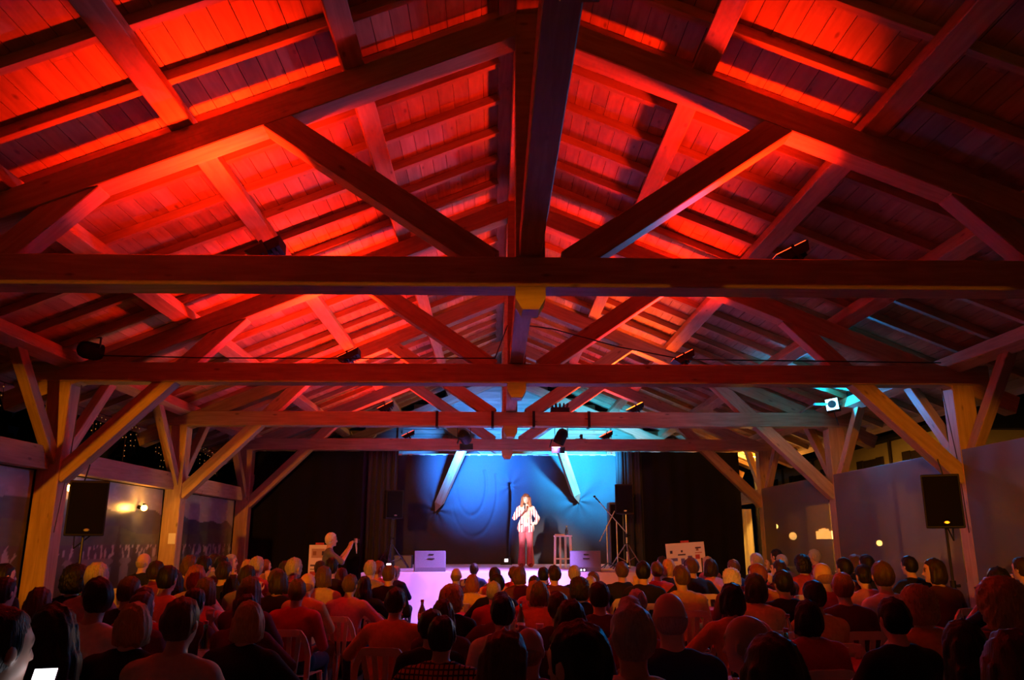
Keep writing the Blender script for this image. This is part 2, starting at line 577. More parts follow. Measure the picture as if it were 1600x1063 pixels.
gable2 = structure('wall_front', (CX, -2.1, 0))
z = 0.0
while z < 2.6:
    timber('plank', (CX - 6.05, -1.80, z + 0.1), (CX + 6.05, -1.80, z + 0.1), 0.03, 0.199, gable2, mat='plank', bevel=0.0)
    z += 0.2
z = 3.67
while z < 6.5:
    half = min(6.9, (6.75 - z - 0.2) / SL)
    if half > 0.2:
        timber('plank', (CX - half, -2.06, z + 0.1), (CX + half, -2.06, z + 0.1), 0.03, 0.199, gable2, mat='plank', bevel=0.0)
    z += 0.2

# ================================================================== FLOOD LAMPS ON THE TIES


def flood_meshes():
    bm = bmesh.new()
    add_prism(bm, [(-0.17, 0.0), (0.17, 0.0), (0.13, -0.09), (-0.11, -0.09)], (-0.12, 0.12))
    for x in np.linspace(-0.09, 0.09, 5):
        add_box(bm, (x, 0, -0.105), (0.012, 0.2, 0.04))
    h = bm_mesh(bm, 'housing')
    bm = bmesh.new()
    add_box(bm, (0, 0, 0.004), (0.31, 0.21, 0.006))
    l = bm_mesh(bm, 'lens')
    bm = bmesh.new()
    add_box(bm, (0, -0.135, -0.06), (0.03, 0.012, 0.16))
    add_box(bm, (0, 0.135, -0.06), (0.03, 0.012, 0.16))
    add_box(bm, (0, 0, -0.145), (0.03, 0.28, 0.012))
    y = bm_mesh(bm, 'yoke')
    for m in (h, y):
        m.materials.append(MAT['black'])
    return h, l, y


FH, FL, FY = flood_meshes()
FL2 = FL.copy()
FL.materials.append(MAT['red_lens'])
FL2.materials.append(MAT['orange_lens'])
TNAME = ['first', 'near', 'second', 'strapped', 'stage front']
for ti in (1, 2, 3, 4):
    for s in (-1, 1):
        D = TV[ti]
        ny = 0.02 if ti < 3 else -0.10
        n_fl = Vector((-0.45, ny, 0.89)).normalized()
        QF = Matrix.Rotation(-math.atan2(0.45, 0.89), 4, 'Y') @ Matrix.Rotation(-math.atan2(ny, 1.0), 4, 'X')
        loc = Vector((CX + s * 2.40, D + 0.42, 4.19))
        if ti >= 3:
            loc.y = D + 0.2
            loc.z = 4.12
        oran = (ti == 3 and s == 1)
        t = thing('flood_lamp', loc, '%s flood lamp on the tie %s, %s' % (
            'orange glowing' if oran else 'black red-light', ['', 'above the back rows', 'with side spotlights', 'with strapped stage spots', 'over the stage front'][ti],
            'mural half' if s < 0 else 'milky tarpaulin half'), 'flood lamp', 'flood lamps on the tie beams')
        M = T(*loc) @ QF
        put('housing', FH, M, t)
        put('lens', FL2 if oran else FL, M, t)
        put('yoke', FY, M, t)
        bm = bmesh.new()
        add_box(bm, ((0, (D + 0.27 - loc.y) / 2, -0.16)), (0.05, abs(loc.y - D - 0.2) + 0.05, 0.02))
        add_box(bm, ((0, D + 0.22 - loc.y, -0.19)), (0.05, 0.08, 0.06))
        put('bracket', bm_mesh(bm, 'bracket'), T(*loc), t, MAT['black'])
        p = L_RED[ti][0 if s < 0 else 1]
        area_lamp('flood_light', loc + n_fl * 0.03, n_fl, p, (1.0, 0.10, 0.01) if oran else RED, 0.28, t, 0.18, 122 if ti == 1 else 145)


# ------------------------------------------------------------------ moving-yoke spotlights and PAR cans
def par_can(name, loc, aim, label, mat_lens, length=0.26, rad=0.10, group=None):
    t = thing(name, loc, label, 'spotlight', group)
    v = (Vector(aim) - Vector(loc)).normalized()
    q = Vector((0, 0, 1)).rotation_difference(v).to_matrix().to_4x4()
    M = T(*loc) @ q
    bm = bmesh.new()
    add_lathe(bm, [(rad * 0.45, -length / 2), (rad * 0.8, -length / 2 + 0.03), (rad, -length / 2 + 0.10), (rad, length / 2), (rad * 0.93, length / 2), (rad * 0.93, length / 2 - 0.02)], seg=20)
    put('can', bm_mesh(bm, 'can'), M, t, MAT['black'])
    bm = bmesh.new()
    add_lathe(bm, [(0.0001, length / 2 - 0.018), (rad * 0.92, length / 2 - 0.018)], seg=20)
    put('lens', bm_mesh(bm, 'lens'), M, t, mat_lens)
    bm = bmesh.new()
    for s in (-1, 1):
        add_box(bm, (s * (rad + 0.015), 0, 0.07), (0.012, 0.035, 0.22))
    add_box(bm, (0, 0, 0.18), (2 * rad + 0.05, 0.035, 0.012))
    add_cyl(bm, (0, 0, 0.18), (0, 0, 0.25), 0.012)
    put('yoke', bm_mesh(bm, 'yoke'), T(*loc), t, MAT['black'])
    return t, v


perf = Vector((0.78, 19.6, 2.2))
# the two stage spots strapped under the fourth tie
for px, col, pw, nm in ((725, (1.0, 0.86, 0.90), L_FRONT_WHITE, 'mural side of the pendant'), (877, (0.46, 0.24, 1.0), L_FRONT_PINK, 'plain side of the pendant')):
    p = at_y(px, 682, 15.45)
    aim = perf + Vector((0, 0, -0.10)) if px < 800 else Vector((0.1, 16.3, 0.9))
    t, v = par_can('stage_spotlight', p, aim, 'black barn door stage spotlight strapped under the tie, ' + nm, MAT['white_lens'], 0.30, 0.11, 'strapped stage spotlights')
    bm = bmesh.new()
    add_box(bm, (0, 0, -0.15), (0.26, 0.02, 0.12), Matrix.Rotation(0.5, 4, 'X'))
    add_box(bm, (-0.14, 0, -0.06), (0.02, 0.2, 0.16), Matrix.Rotation(0.3, 4, 'Y'))
    put('barn_door', bm_mesh(bm, 'barn_door'), T(*(p + v * 0.14)), t, MAT['black'])
    for dx in (-0.5, 0.55) if px < 800 else (-0.55, 0.5):
        bm = bmesh.new()
        add_box(bm, (0, -0.145, 0), (0.05, 0.006, 0.30))
        add_box(bm, (0, 0.145, 0), (0.05, 0.006, 0.30))
        add_box(bm, (0, 0, 0.145), (0.05, 0.29, 0.006))
        add_box(bm, (0, 0, -0.148), (0.05, 0.29, 0.006))
        put('strap', bm_mesh(bm, 'strap'), T(p.x + dx, 15.185, 3.835), t, MAT['black'])
    spot_lamp('stage_spot_beam', p + v * 0.17, aim, pw, col, 17 if px < 800 else 84, 0.9, 0.05, t)

# dimmer pack and cable bundle on top of that tie
t = thing('dimmer_pack', (1.25, 15.18, 3.97), 'black dimmer pack with upright plugs on the strapped tie beam', 'dimmer pack')
bm = bmesh.new()
add_box(bm, (0, 0, 0.05), (0.36, 0.18, 0.10), bevel=0.008)
put('case', bm_mesh(bm, 'case'), T(1.25, 15.18, 3.97), t, MAT['black'])
for k in range(5):
    bm = bmesh.new()
    add_cyl(bm, (0, 0, 0), (0.01 * (k - 2), 0, 0.09), 0.022, 0.016, 8)
    put('plug', bm_mesh(bm, 'plug'), T(1.25 - 0.14 + 0.07 * k, 15.18, 4.07), t, MAT['black'])

# blue wash cans hanging by the raking struts behind the stage front truss
for x, nm in ((-0.72, 'mural side'), (2.12, 'plain side')):
    p = Vector((x, 19.72, 3.86))
    aim = Vector((x + (0.25 if x < 0 else 0.30), 21.7, 3.62))
    t, v = par_can('blue_wash_light', p, aim, 'blue wash can hanging behind the stage front tie, ' + nm, MAT['blue_lens'], 0.22, 0.10, 'blue wash cans over the stage')
    bm = bmesh.new(); add_box(bm, (x, 19.60, 4.10), (0.05, 0.30, 0.03)); add_box(bm, (x, 19.45, 4.03), (0.05, 0.03, 0.16))
    put('arm', bm_mesh(bm, 'arm'), I4(), t, MAT['black'])
    spot_lamp('blue_wash_beam', p + v * 0.13, aim, L_STAGE_BLUE * (1.0 if x < 0 else 0.8), (0.02, 0.20, 1.0) if x < 0 else (0.02, 0.42, 1.0), 90, 1.0, 0.06, t)
# square LED head on the plain side, facing the hall
p = at_y(1300, 632, 14.3)
t = thing('led_panel_light', p, 'square cyan LED stage light glaring under the strapped tie end', 'stage light')
v = (Vector((2.6, 8.5, 5.4)) - p).normalized()
qx = Vector((0, 0, 1)).cross(v).normalized()
qy = v.cross(qx)
q = Matrix(((qx.x, qy.x, v.x, 0), (qx.y, qy.y, v.y, 0), (qx.z, qy.z, v.z, 0), (0, 0, 0, 1))) @ Matrix.Rotation(0.12, 4, 'Z')
bm = bmesh.new(); add_box(bm, (0, 0, -0.06), (0.24, 0.24, 0.11), bevel=0.01)
put('housing', bm_mesh(bm, 'housing'), T(*p) @ q, t, MAT['black'])
bm = bmesh.new(); add_box(bm, (0, 0, 0.0), (0.21, 0.21, 0.008))
put('led_panel', bm_mesh(bm, 'led_panel'), T(*p) @ q, t, MAT['cyan_lens'])
bm = bmesh.new(); add_lathe(bm, [(0.055, 0.005), (0.055, 0.012), (0.075, 0.012), (0.075, 0.005)], seg=20)
put('ring', bm_mesh(bm, 'ring'), T(*p) @ q, t, MAT['monitor'])
bm = bmesh.new(); add_tube(bm, [(0.02, 0.0, -0.1), (0.06, 0.02, -0.25), (0.10, 0.03, -0.38)], 0.008)
put('power_cable', bm_mesh(bm, 'power_cable'), T(*p), t, MAT['cable'])
area_lamp('led_light', p + v * 0.02, v, L_CYAN, C_CYAN, 0.2, t)
p2 = p + Vector((0.42, -0.05, 0.10))
t2, v2 = par_can('spot_can', p2, p2 + Vector((-0.5, -1, 0.1)), 'unlit square spot can beside the cyan LED light', MAT['black_gloss'], 0.24, 0.13)
bm = bmesh.new()
add_tube(bm, [(p.x - 0.3, 14.36, 4.02), (p.x + 1.0, 14.36, 4.02)], 0.025)
add_tube(bm, [(p.x - 0.3, 14.36, 4.02), (p.x - 0.3, 15.08, 3.98)], 0.02)
add_tube(bm, [(p.x + 0.7, 14.36, 4.02), (p.x + 0.7, 15.08, 3.98)], 0.02)
tag(put('lighting_bar', bm_mesh(bm, 'lighting_bar'), I4(), None, MAT['steel']), 'short steel lighting bar holding the cyan LED light', 'lighting bar')

# side spotlights on the ends of the second visible tie
pl = at_y(140, 548, 10.75)
par_can('side_spotlight', pl, pl + Vector((1, 1.2, -0.1)), 'black side spotlight on the tie end by the mural wall', MAT['black_gloss'], 0.30, 0.12, 'side spotlights')
pr = at_y(1520, 548, 10.75)
par_can('side_spotlight', pr, pr + Vector((-1, 1.2, -0.1)), 'black side spotlight on the tie end by the plain tarpaulin wall', MAT['black_gloss'], 0.30, 0.12, 'side spotlights')
pg = pr + Vector((0.22, 0, 0.12))
bm = bmesh.new(); add_box(bm, (0, 0, 0), (0.2, 0.012, 0.2), bevel=0.003)
tag(put('gel_frame', bm_mesh(bm, 'gel_frame'), T(*pg) @ Matrix.Rotation(0.5, 4, 'Z'), None, MAT['cloth_red']), 'square red gel frame hanging beside the side spotlight', 'gel frame')

# cables looped over the ties
for pts, lab in (([(pl.x + 0.15, 10.76, 4.05), (-3.9, 10.74, 4.02), (-2.2, 10.74, 4.02), (0.0, 10.72, 4.03), (0.17, 10.72, 4.5)], 'black lamp cable sagging along the second tie beam'),
                 ([(0.43, 10.72, 4.5), (0.8, 10.72, 4.45), (1.7, 10.72, 4.2), (2.6, 10.74, 4.03), (6.2, 10.74, 4.0)], 'black lamp cable running from king post to the plain tarpaulin side')):
    bm = bmesh.new()
    add_tube(bm, pts, 0.009, 6)
    tag(put('lamp_cable', bm_mesh(bm, 'lamp_cable'), I4(), None, MAT['cable']), lab, 'cable')

# ================================================================== STAGE
SX0, SX1, SY0, SY1, SZ = -2.55, 3.35, 16.1, 21.75, 1.0
stage = thing('stage', ((SX0 + SX1) / 2, SY0, 0), 'low stage platform covered in pale lavender cloth', 'stage')
bm = bmesh.new()
add_box(bm, ((SX0 + SX1) / 2, (SY0 + SY1) / 2, SZ - 0.06), (SX1 - SX0, SY1 - SY0, 0.12), bevel=0.01)
put('deck', bm_mesh(bm, 'deck'), I4(), stage, MAT['stage_cloth'])


def cloth_grid(nu, nv, fn, smooth=True):
    bm = bmesh.new()
    vs = [[bm.verts.new(fn(i / nu, j / nv)) for i in range(nu + 1)] for j in range(nv + 1)]
    for j in range(nv):
        for i in range(nu):
            bm.faces.new((vs[j][i], vs[j][i + 1], vs[j + 1][i + 1], vs[j + 1][i]))
    me = bpy.data.meshes.new('cloth')
    bm.to_mesh(me)
    bm.free()
    if smooth:
        me.polygons.foreach_set('use_smooth', [True] * len(me.polygons))
    return me


def skirt(u, v):
    x = SX0 + (SX1 - SX0) * u
    fold = 0.50 * v + 0.05 * math.sin(u * 38 + v * 3) * v + 0.10 * v * (1 - math.cos((u * 3.1 + v * 0.8) * 2 * math.pi)) * 0.5
    return (x, SY0 - 0.015 - fold, SZ * (1 - v) - 0.003)


put('skirt', cloth_grid(160, 16, skirt), I4(), stage, MAT['stage_cloth'])
for s, x in ((-1, SX0), (1, SX1)):
    put('skirt', cloth_grid(60, 8, lambda u, v: (x + s * (0.015 + 0.04 * v * (1 + math.sin(u * 40))), SY0 + (SY1 - SY0) * u, SZ * (1 - v) - 0.003)), I4(), stage, MAT['stage_cloth'])

# backdrop cloth, gathered at three points
BX0, BX1, BY, BZ = -3.35, 4.05, 21.85, 3.86
g0 = at_y(682, 797, BY); g1 = at_y(903, 783, BY); g2 = at_y(797, 760, BY)


def backdrop(u, v):
    x = BX0 + (BX1 - BX0) * u
    z = BZ - 0.02 * abs(math.sin(u * 22)) - (BZ - 0.98) * v
    d = 0.025 * math.sin(u * 60 + 1.5 * math.sin(v * 3)) * (0.4 + 0.6 * v) + 0.03 * math.sin(u * 23 + v * 2)
    for g, a in ((g0, 0.035), (g1, 0.035), (g2, 0.012)):
        dx, dz = x - g.x, z - g.z
        r = math.hypot(dx, dz)
        th = math.atan2(dx, -dz)
        d += a * math.exp(-r * 1.6) * math.sin(th * 7) - 0.06 * math.exp(-(r / 0.25) ** 2)
    # swag
    for sx, sz, rr in ((-0.55, 2.95, 0.62), (-0.62, 3.05, 0.40)):
        r = math.hypot((x - sx) / 0.62, (z - sz) / 1.25)
        if z < sz + 0.4:
            d += 0.035 * math.exp(-((r - rr / 0.62) / 0.05) ** 2) * (1.0 if x > sx else 0.5)
    if z < g2.z + 0.1:
        d += 0.13 * math.exp(-((x - g2.x - 0.03 * math.sin(z * 3)) / 0.045) ** 2)
    return (x, BY + d, z)


bd = put('stage_backdrop', cloth_grid(300, 130, backdrop), I4(), None, MAT['backdrop'])
tag(bd, 'dark grey stage backdrop cloth gathered at three points behind the performer', 'backdrop curtain')
bm = bmesh.new(); add_tube(bm, [(BX0, BY, BZ + 0.01), (BX1, BY, BZ + 0.01)], 0.012)
for k in range(24):
    xx = BX0 + (BX1 - BX0) * (k + 0.5) / 24
    add_box(bm, (xx, BY - 0.01, BZ - 0.005), (0.14 if k % 3 else 0.08, 0.03, 0.03))
tag(put('backdrop_rail', bm_mesh(bm, 'backdrop_rail'), I4(), None, MAT['white_metal']), 'thin white rail with clips along the top of the stage backdrop', 'curtain rail')


def side_curtain(x0, x1, y, z1, amp, nfold, label, mat='curtain', name='black_curtain', z0=0.02, curve=0.0):
    def fn(u, v):
        x = x0 + (x1 - x0) * u
        return (x, y + amp * math.sin(u * nfold) * (0.5 + 0.5 * v) + amp * 0.4 * math.sin(u * nfold * 2.3 + 1 + v), z1 - (z1 - z0) * v)
    o = put(name, cloth_grid(int(abs(x1 - x0) * 40) + 8, 20, fn), I4(), None, MAT[mat])
    return tag(o, label, 'curtain')


side_curtain(-5.86, -3.20, 19.75, 3.72, 0.05, 16, 'plain black curtain beside the stage, mural wall side')
side_curtain(-3.45, -2.45, 20.6, 3.85, 0.09, 40, 'gathered dark blue-black curtain behind the speaker stand', 'backdrop')
side_curtain(3.62, 6.02, 19.75, 3.72, 0.05, 16, 'plain black curtain beside the stage, plain tarpaulin side')
side_curtain(3.15, 4.05, 20.9, 3.85, 0.06, 26, 'gathered blue-lit curtain behind the speaker beside the microphone stands', 'backdrop')

# raking timbers in front of the backdrop
for (a, b, nm) in (((728, 690), (682, 797), 'mural side'), ((872, 690), (903, 783), 'plain side')):
    p0 = at_y(a[0], a[1], 20.6)
    p1 = at_y(b[0], b[1], BY - 0.10)
    bm = bmesh.new()
    d = (p1 - p0)
    ln = d.length
    add_box(bm, (ln / 2 - 0.12, 0, 0), (ln - 0.24, 0.20, 0.20), bevel=0.008)
    vs = [bm.verts.new(c) for c in ((ln - 0.24, -.1, -.1), (ln - 0.24, .1, -.1), (ln - 0.24, .1, .1), (ln - 0.24, -.1, .1), (ln + 0.05, 0, 0.04))]
    for i in range(4):
        bm.faces.new((vs[i], vs[(i + 1) % 4], vs[4]))
    x = d.normalized(); zz = Vector((0, -1, 0.3)); zz = (zz - x * zz.dot(x)).normalized(); yy = zz.cross(x)
    M = Matrix(((x.x, yy.x, zz.x, p0.x), (x.y, yy.y, zz.y, p0.y), (x.z, yy.z, zz.z, p0.z), (0, 0, 0, 1)))
    tag(put('raking_timber', bm_mesh(bm, 'raking_timber'), M, None, MAT['beam']), 'brightly lit raking timber poking out over the backdrop, ' + nm, 'timber', 'raking timbers over the backdrop')


# ------------------------------------------------------------------ loudspeakers
def speaker_box(name, base, w, h, d, rz, label, tilt=0.0, led=True, group=None, mat='black'):
    t = thing(name, base, label, 'loudspeaker', group)
    M = T(*base) @ Matrix.Rotation(rz, 4, 'Z') @ Matrix.Rotation(tilt, 4, 'X')
    bm = bmesh.new()
    # trapezoid plan cabinet, front towards -Y
    plan = [(-w / 2, -d / 2), (w / 2, -d / 2), (w * 0.34, d / 2), (-w * 0.34, d / 2)]
    lo = [bm.verts.new((x, y, 0)) for x, y in plan]
    hi = [bm.verts.new((x, y, h)) for x, y in plan]
    bm.faces.new(lo[::-1]); bm.faces.new(hi)
    for i in range(4):
        bm.faces.new((lo[i], lo[(i + 1) % 4], hi[(i + 1) % 4], hi[i]))
    bmesh.ops.bevel(bm, geom=bm.edges[:], offset=0.012, segments=2, affect='EDGES', profile=0.5)
    put('cabinet', bm_mesh(bm, 'cabinet'), M, t, MAT[mat])
    bm = bmesh.new(); add_box(bm, (0, -d / 2 - 0.006, h / 2), (w - 0.04, 0.014, h - 0.05), bevel=0.006)
    put('grille', bm_mesh(bm, 'grille'), M, t, MAT['grille'])
    bm = bmesh.new()
    add_lathe(bm, [(0.0001, 0), (0.022, 0), (0.018, 0.006)], seg=12)
    bmesh.ops.scale(bm, vec=(1.6, 0.8, 1), verts=bm.verts[:])
    bmesh.ops.transform(bm, matrix=T(0.02, -d / 2 - 0.016, 0.07) @ Matrix.Rotation(math.pi / 2, 4, 'X'), verts=bm.verts[:])
    put('badge', bm_mesh(bm, 'badge'), M, t, MAT['steel'])
    for s in (-1, 1):
        bm = bmesh.new(); add_box(bm, (s * w * 0.43, 0.02, h * 0.6), (0.02, 0.14, 0.04), bevel=0.005)
        put('handle', bm_mesh(bm, 'handle'), M, t, MAT['black_gloss'])
    return t


def tripod(name, base, top, label, spread=0.45, group=None, mat='black_gloss'):
    t = thing(name, base, label, 'stand', group)
    h = top - base[2]
    bm = bmesh.new(); add_cyl(bm, (0, 0, 0.12), (0, 0, h * 0.62), 0.022); add_cyl(bm, (0, 0, h * 0.6), (0, 0, h), 0.017)
    put('pole', bm_mesh(bm, 'pole'), T(*base), t, MAT[mat])
    bm = bmesh.new(); add_cyl(bm, (0, 0, h * 0.57), (0, 0, h * 0.64), 0.034)
    put('collar', bm_mesh(bm, 'collar'), T(*base), t, MAT['black'])
    bm = bmesh.new(); add_cyl(bm, (0, 0, 0.36), (0, 0, 0.54), 0.034)
    put('hub', bm_mesh(bm, 'hub'), T(*base), t, MAT['black'])
    bm = bmesh.new(); add_cyl(bm, (0.03, 0, h * 0.605), (0.085, 0, h * 0.605), 0.014, 0.02)
    put('knob', bm_mesh(bm, 'knob'), T(*base), t, MAT['black'])
    for k in range(3):
        a = 2 * math.pi * k / 3 + 0.5
        c, s = math.cos(a), math.sin(a)
        bm = bmesh.new(); add_cyl(bm, (0.03 * c, 0.03 * s, 0.52 if h > 1 else 0.4), (spread * c, spread * s, 0.012), 0.012)
        put('leg', bm_mesh(bm, 'leg'), T(*base), t, MAT[mat])
        bm = bmesh.new(); add_cyl(bm, (0.02 * c, 0.02 * s, 0.15), (spread * 0.55 * c, spread * 0.55 * s, 0.25), 0.008)
        put('brace', bm_mesh(bm, 'brace'), T(*base), t, MAT[mat])
    return t


# hall speakers on stands
for px, rz, nm in ((130, 0.48, 'in front of the mountain mural'), (1478, -0.50, 'in front of the plain tarpaulin')):
    bot = at_y(px, 838 if px < 800 else 826, 10.2)
    tripod('speaker_stand', (bot.x, bot.y, 0), bot.z, 'black tripod speaker stand ' + nm, group='hall speaker stands')
    speaker_box('hall_loudspeaker', bot, 0.44, 0.66, 0.38, rz, 'large black loudspeaker on a stand ' + nm, group='hall loudspeakers')
    bm = bmesh.new()
    s = -1 if px < 800 else 1
    q = [(bot.x + 0.1, 10.4, bot.z + 0.1), (bot.x + 0.25 * s, 10.5, bot.z - 0.15), (bot.x + 0.28 * s, 10.5, bot.z + 0.4), (bot.x + 0.2 * s, 10.55, bot.z + 0.9)]
    add_tube(bm, q, 0.009, 6)
    tag(put('speaker_cable', bm_mesh(bm, 'speaker_cable'), I4(), None, MAT['cable']), 'black cable looping beside the loudspeaker ' + nm, 'cable', 'loudspeaker cables')

# stage speakers
b0 = at_y(612, 811, 18.2)
tripod('speaker_stand', (b0.x, 18.2, SZ), b0.z, 'blue-lit tripod speaker stand on the stage beside the wedge monitor', 0.42, 'stage speaker stands')
speaker_box('stage_loudspeaker', b0, 0.40, 0.62, 0.36, 0.45, 'black stage loudspeaker on the stand beside the gathered curtain', group='stage loudspeakers')
b1 = at_y(978, 804, 18.4)
tripod('speaker_stand', (b1.x, 18.4, SZ), b1.z, 'steel tripod speaker stand behind the microphone stands', 0.42, 'stage speaker stands', 'steel')
speaker_box('stage_loudspeaker', b1, 0.42, 0.66, 0.38, -0.3, 'black stage loudspeaker on the stand behind the microphone stands', group='stage loudspeakers')
bcol = at_y(966, 872, 19.6)
bm = bmesh.new(); add_box(bm, (0, 0, 0.75), (0.34, 0.40, 1.5), bevel=0.01)
tcol = thing('column_speaker', (bcol.x, 19.9, SZ), 'tall grey column cabinet behind the microphone stands', 'cabinet')
put('cabinet', bm_mesh(bm, 'cabinet'), T(bcol.x, 19.9, SZ), tcol, MAT['monitor'])
bm = bmesh.new(); add_box(bm, (0, -0.206, 0.75), (0.29, 0.014, 1.4), bevel=0.004)
put('grille', bm_mesh(bm, 'grille'), T(bcol.x, 19.9, SZ), tcol, MAT['grille'])


def wedge(base, rz, label):
    t = thing('wedge_monitor', base, label, 'stage monitor', 'wedge monitors')
    M = T(*base) @ Matrix.Rotation(rz, 4, 'Z')
    bm = bmesh.new()
    w = 0.62
    prof = [(-0.24, 0.0), (0.20, 0.0), (0.24, 0.12), (0.06, 0.40), (-0.10, 0.40), (-0.26, 0.08)]   # (y, z)
    a = [bm.verts.new((-w / 2, y, z)) for y, z in prof]
    b = [bm.verts.new((w / 2, y, z)) for y, z in prof]
    bm.faces.new(a); bm.faces.new(b[::-1])
    for i in range(len(prof)):
        bm.faces.new((a[i], b[i], b[(i + 1) % len(prof)], a[(i + 1) % len(prof)]))
    bmesh.ops.bevel(bm, geom=bm.edges[:], offset=0.012, segments=2, affect='EDGES', profile=0.5)
    put('cabinet', bm_mesh(bm, 'cabinet'), M, t, MAT['monitor'])
    bm = bmesh.new()
    add_box(bm, (0.02, -0.19, 0.25), (0.13, 0.02, 0.02), Matrix.Translation((0, 0, 0)))
    add_box(bm, (0.02, -0.15, 0.33), (0.10, 0.02, 0.02))
    put('handle_slot', bm_mesh(bm, 'handle_slot'), M, t, MAT['black'])
    bm = bmesh.new(); add_box(bm, (0, 0.17, 0.26), (0.52, 0.016, 0.28), T(0, 0, 0) @ Matrix.Translation((0, 0.17, 0.26)) @ Matrix.Rotation(0.57, 4, 'X') @ Matrix.Translation((0, -0.17, -0.26)))
    put('grille', bm_mesh(bm, 'grille'), M, t, MAT['grille'])
    return t


wl = at_y(671, 893, 16.75)
wedge((wl.x, 16.75, SZ), 0.12, 'grey wedge stage monitor on the stage edge near the speaker stand')
wr = at_y(915, 893, 16.75)
wedge((wr.x, 16.75, SZ), -0.12, 'grey wedge stage monitor on the stage edge below the white stool')


# microphone stands
def mic_stand(base, top, boom0, boom1, label, mic=True):
    t = thing('microphone_stand', base, label, 'microphone stand', 'microphone stands')
    b = Vector(base)
    bm = bmesh.new(); add_cyl(bm, (0, 0, 0.10), (0, 0, top - base[2]), 0.013)
    put('pole', bm_mesh(bm, 'pole'), T(*b), t, MAT['steel'])
    bm = bmesh.new(); add_cyl(bm, boom0, boom1, 0.011)
    put('boom', bm_mesh(bm, 'boom'), T(*b), t, MAT['steel'])
    for k in range(3):
        a = 2 * math.pi * k / 3
        bm = bmesh.new(); add_cyl(bm, (0, 0, 0.14), (0.28 * math.cos(a), 0.28 * math.sin(a), 0.012), 0.010)
        put('leg', bm_mesh(bm, 'leg'), T(*b), t, MAT['black_gloss'])
    if mic:
        v = (Vector(boom1) - Vector(boom0)).normalized()
        e = Vector(boom1)
        bm = bmesh.new(); add_cyl(bm, e, e + v * 0.14, 0.012, 0.017); add_ball(bm, e + v * 0.17, 0.028)
        put('microphone', bm_mesh(bm, 'microphone', True), T(*b), t, MAT['black_gloss'])
    return t


m0 = at_y(950, 893, 17.6)
mic_stand((m0.x, 17.6, SZ), 1.92, (-0.16, 0, 0.58), (0.18, 0, 1.22), 'blue-lit boom microphone stand beside the wedge monitor', False)
m1 = at_y(962, 890, 18.0)
mic_stand((m1.x + 0.05, 18.0, SZ), 2.0, (0.20, 0, 0.78), (-0.36, 0, 1.42), 'boom stand with a microphone pointing at the performer')

# white stool with bottle and book
st = at_y(880, 889, 18.7)
stz = SZ
t = thing('bar_stool', (st.x, 18.7, stz), 'tall white metal stool beside the performer', 'stool')
MS = T(st.x, 18.7, stz)
bm = bmesh.new(); add_box(bm, (0, 0, 0.70), (0.40, 0.36, 0.035), bevel=0.01)
put('seat', bm_mesh(bm, 'seat'), MS, t, MAT['white_metal'])
for sx in (-1, 1):
    for sy in (-1, 1):
        bm = bmesh.new(); add_cyl(bm, (sx * 0.17, sy * 0.15, 0.69), (sx * 0.19, sy * 0.16, 0.0), 0.016)
        put('leg', bm_mesh(bm, 'leg'), MS, t, MAT['white_metal'])
for sy in (-1, 1):
    bm = bmesh.new(); add_cyl(bm, (-0.185, sy * 0.157, 0.20), (0.185, sy * 0.157, 0.20), 0.013)
    put('rung', bm_mesh(bm, 'rung'), MS, t, MAT['white_metal'])
    for sx in (-1, 1):
        bm = bmesh.new(); add_cyl(bm, (sx * 0.06, sy * 0.15, 0.69), (sx * 0.06, sy * 0.157, 0.0), 0.010)
        put('upright', bm_mesh(bm, 'upright'), MS, t, MAT['white_metal'])
bm = bmesh.new(); add_box(bm, (0, 0, 0.012), (0.22, 0.16, 0.024), bevel=0.003)
tag(put('book', bm_mesh(bm, 'book'), T(st.x - 0.07, 18.68, stz + 0.718), None, MAT['paper']), 'pale book lying on the white stool', 'book')
bm = bmesh.new(); add_lathe(bm, [(0.033, 0), (0.034, 0.01), (0.034, 0.13), (0.012, 0.17), (0.012, 0.19)])
t = thing('water_bottle', (st.x + 0.09, 18.68, stz + 0.718), 'small clear water bottle on the white stool', 'bottle')
put('body', bm_mesh(bm, 'body', True), T(st.x + 0.09, 18.68, stz + 0.718), t, MAT['glass'])
bm = bmesh.new(); add_lathe(bm, [(0.014, 0.188), (0.014, 0.21)])
put('cap', bm_mesh(bm, 'cap'), T(st.x + 0.09, 18.68, stz + 0.718), t, MAT['paper'])

# small things on the stage floor
fl = at_y(791, 879, 21.2)
t = thing('floor_light', (fl.x, 21.2, SZ), 'small glaring floor light at the foot of the backdrop', 'floor light')
bm = bmesh.new(); add_box(bm, (0, 0, 0.10), (0.24, 0.10, 0.16), bevel=0.01); add_box(bm, (0, 0, 0.01), (0.30, 0.14, 0.02))
put('housing', bm_mesh(bm, 'housing'), T(fl.x, 21.2, SZ), t, MAT['black'])
bm = bmesh.new(); add_box(bm, (0, -0.056, 0.11), (0.09, 0.012, 0.07))
put('lens', bm_mesh(bm, 'lens'), T(fl.x, 21.2, SZ), t, MAT['white_lens'])
pd = at_y(905, 893, 16.5)
t = thing('effect_pedal', (pd.x, 16.45, SZ), 'small pedal board with four white lights in front of the wedge monitor', 'pedal board')
bm = bmesh.new(); add_box(bm, (0, 0, 0.025), (0.26, 0.10, 0.05), bevel=0.006)
put('case', bm_mesh(bm, 'case'), T(pd.x, 16.45, SZ), t, MAT['black'])
for k in range(4):
    bm = bmesh.new(); add_ball(bm, (-0.09 + 0.06 * k, -0.052, 0.035), 0.016)
    put('light', bm_mesh(bm, 'light'), T(pd.x, 16.45, SZ), t, MAT['small_led'])
bm = bmesh.new()
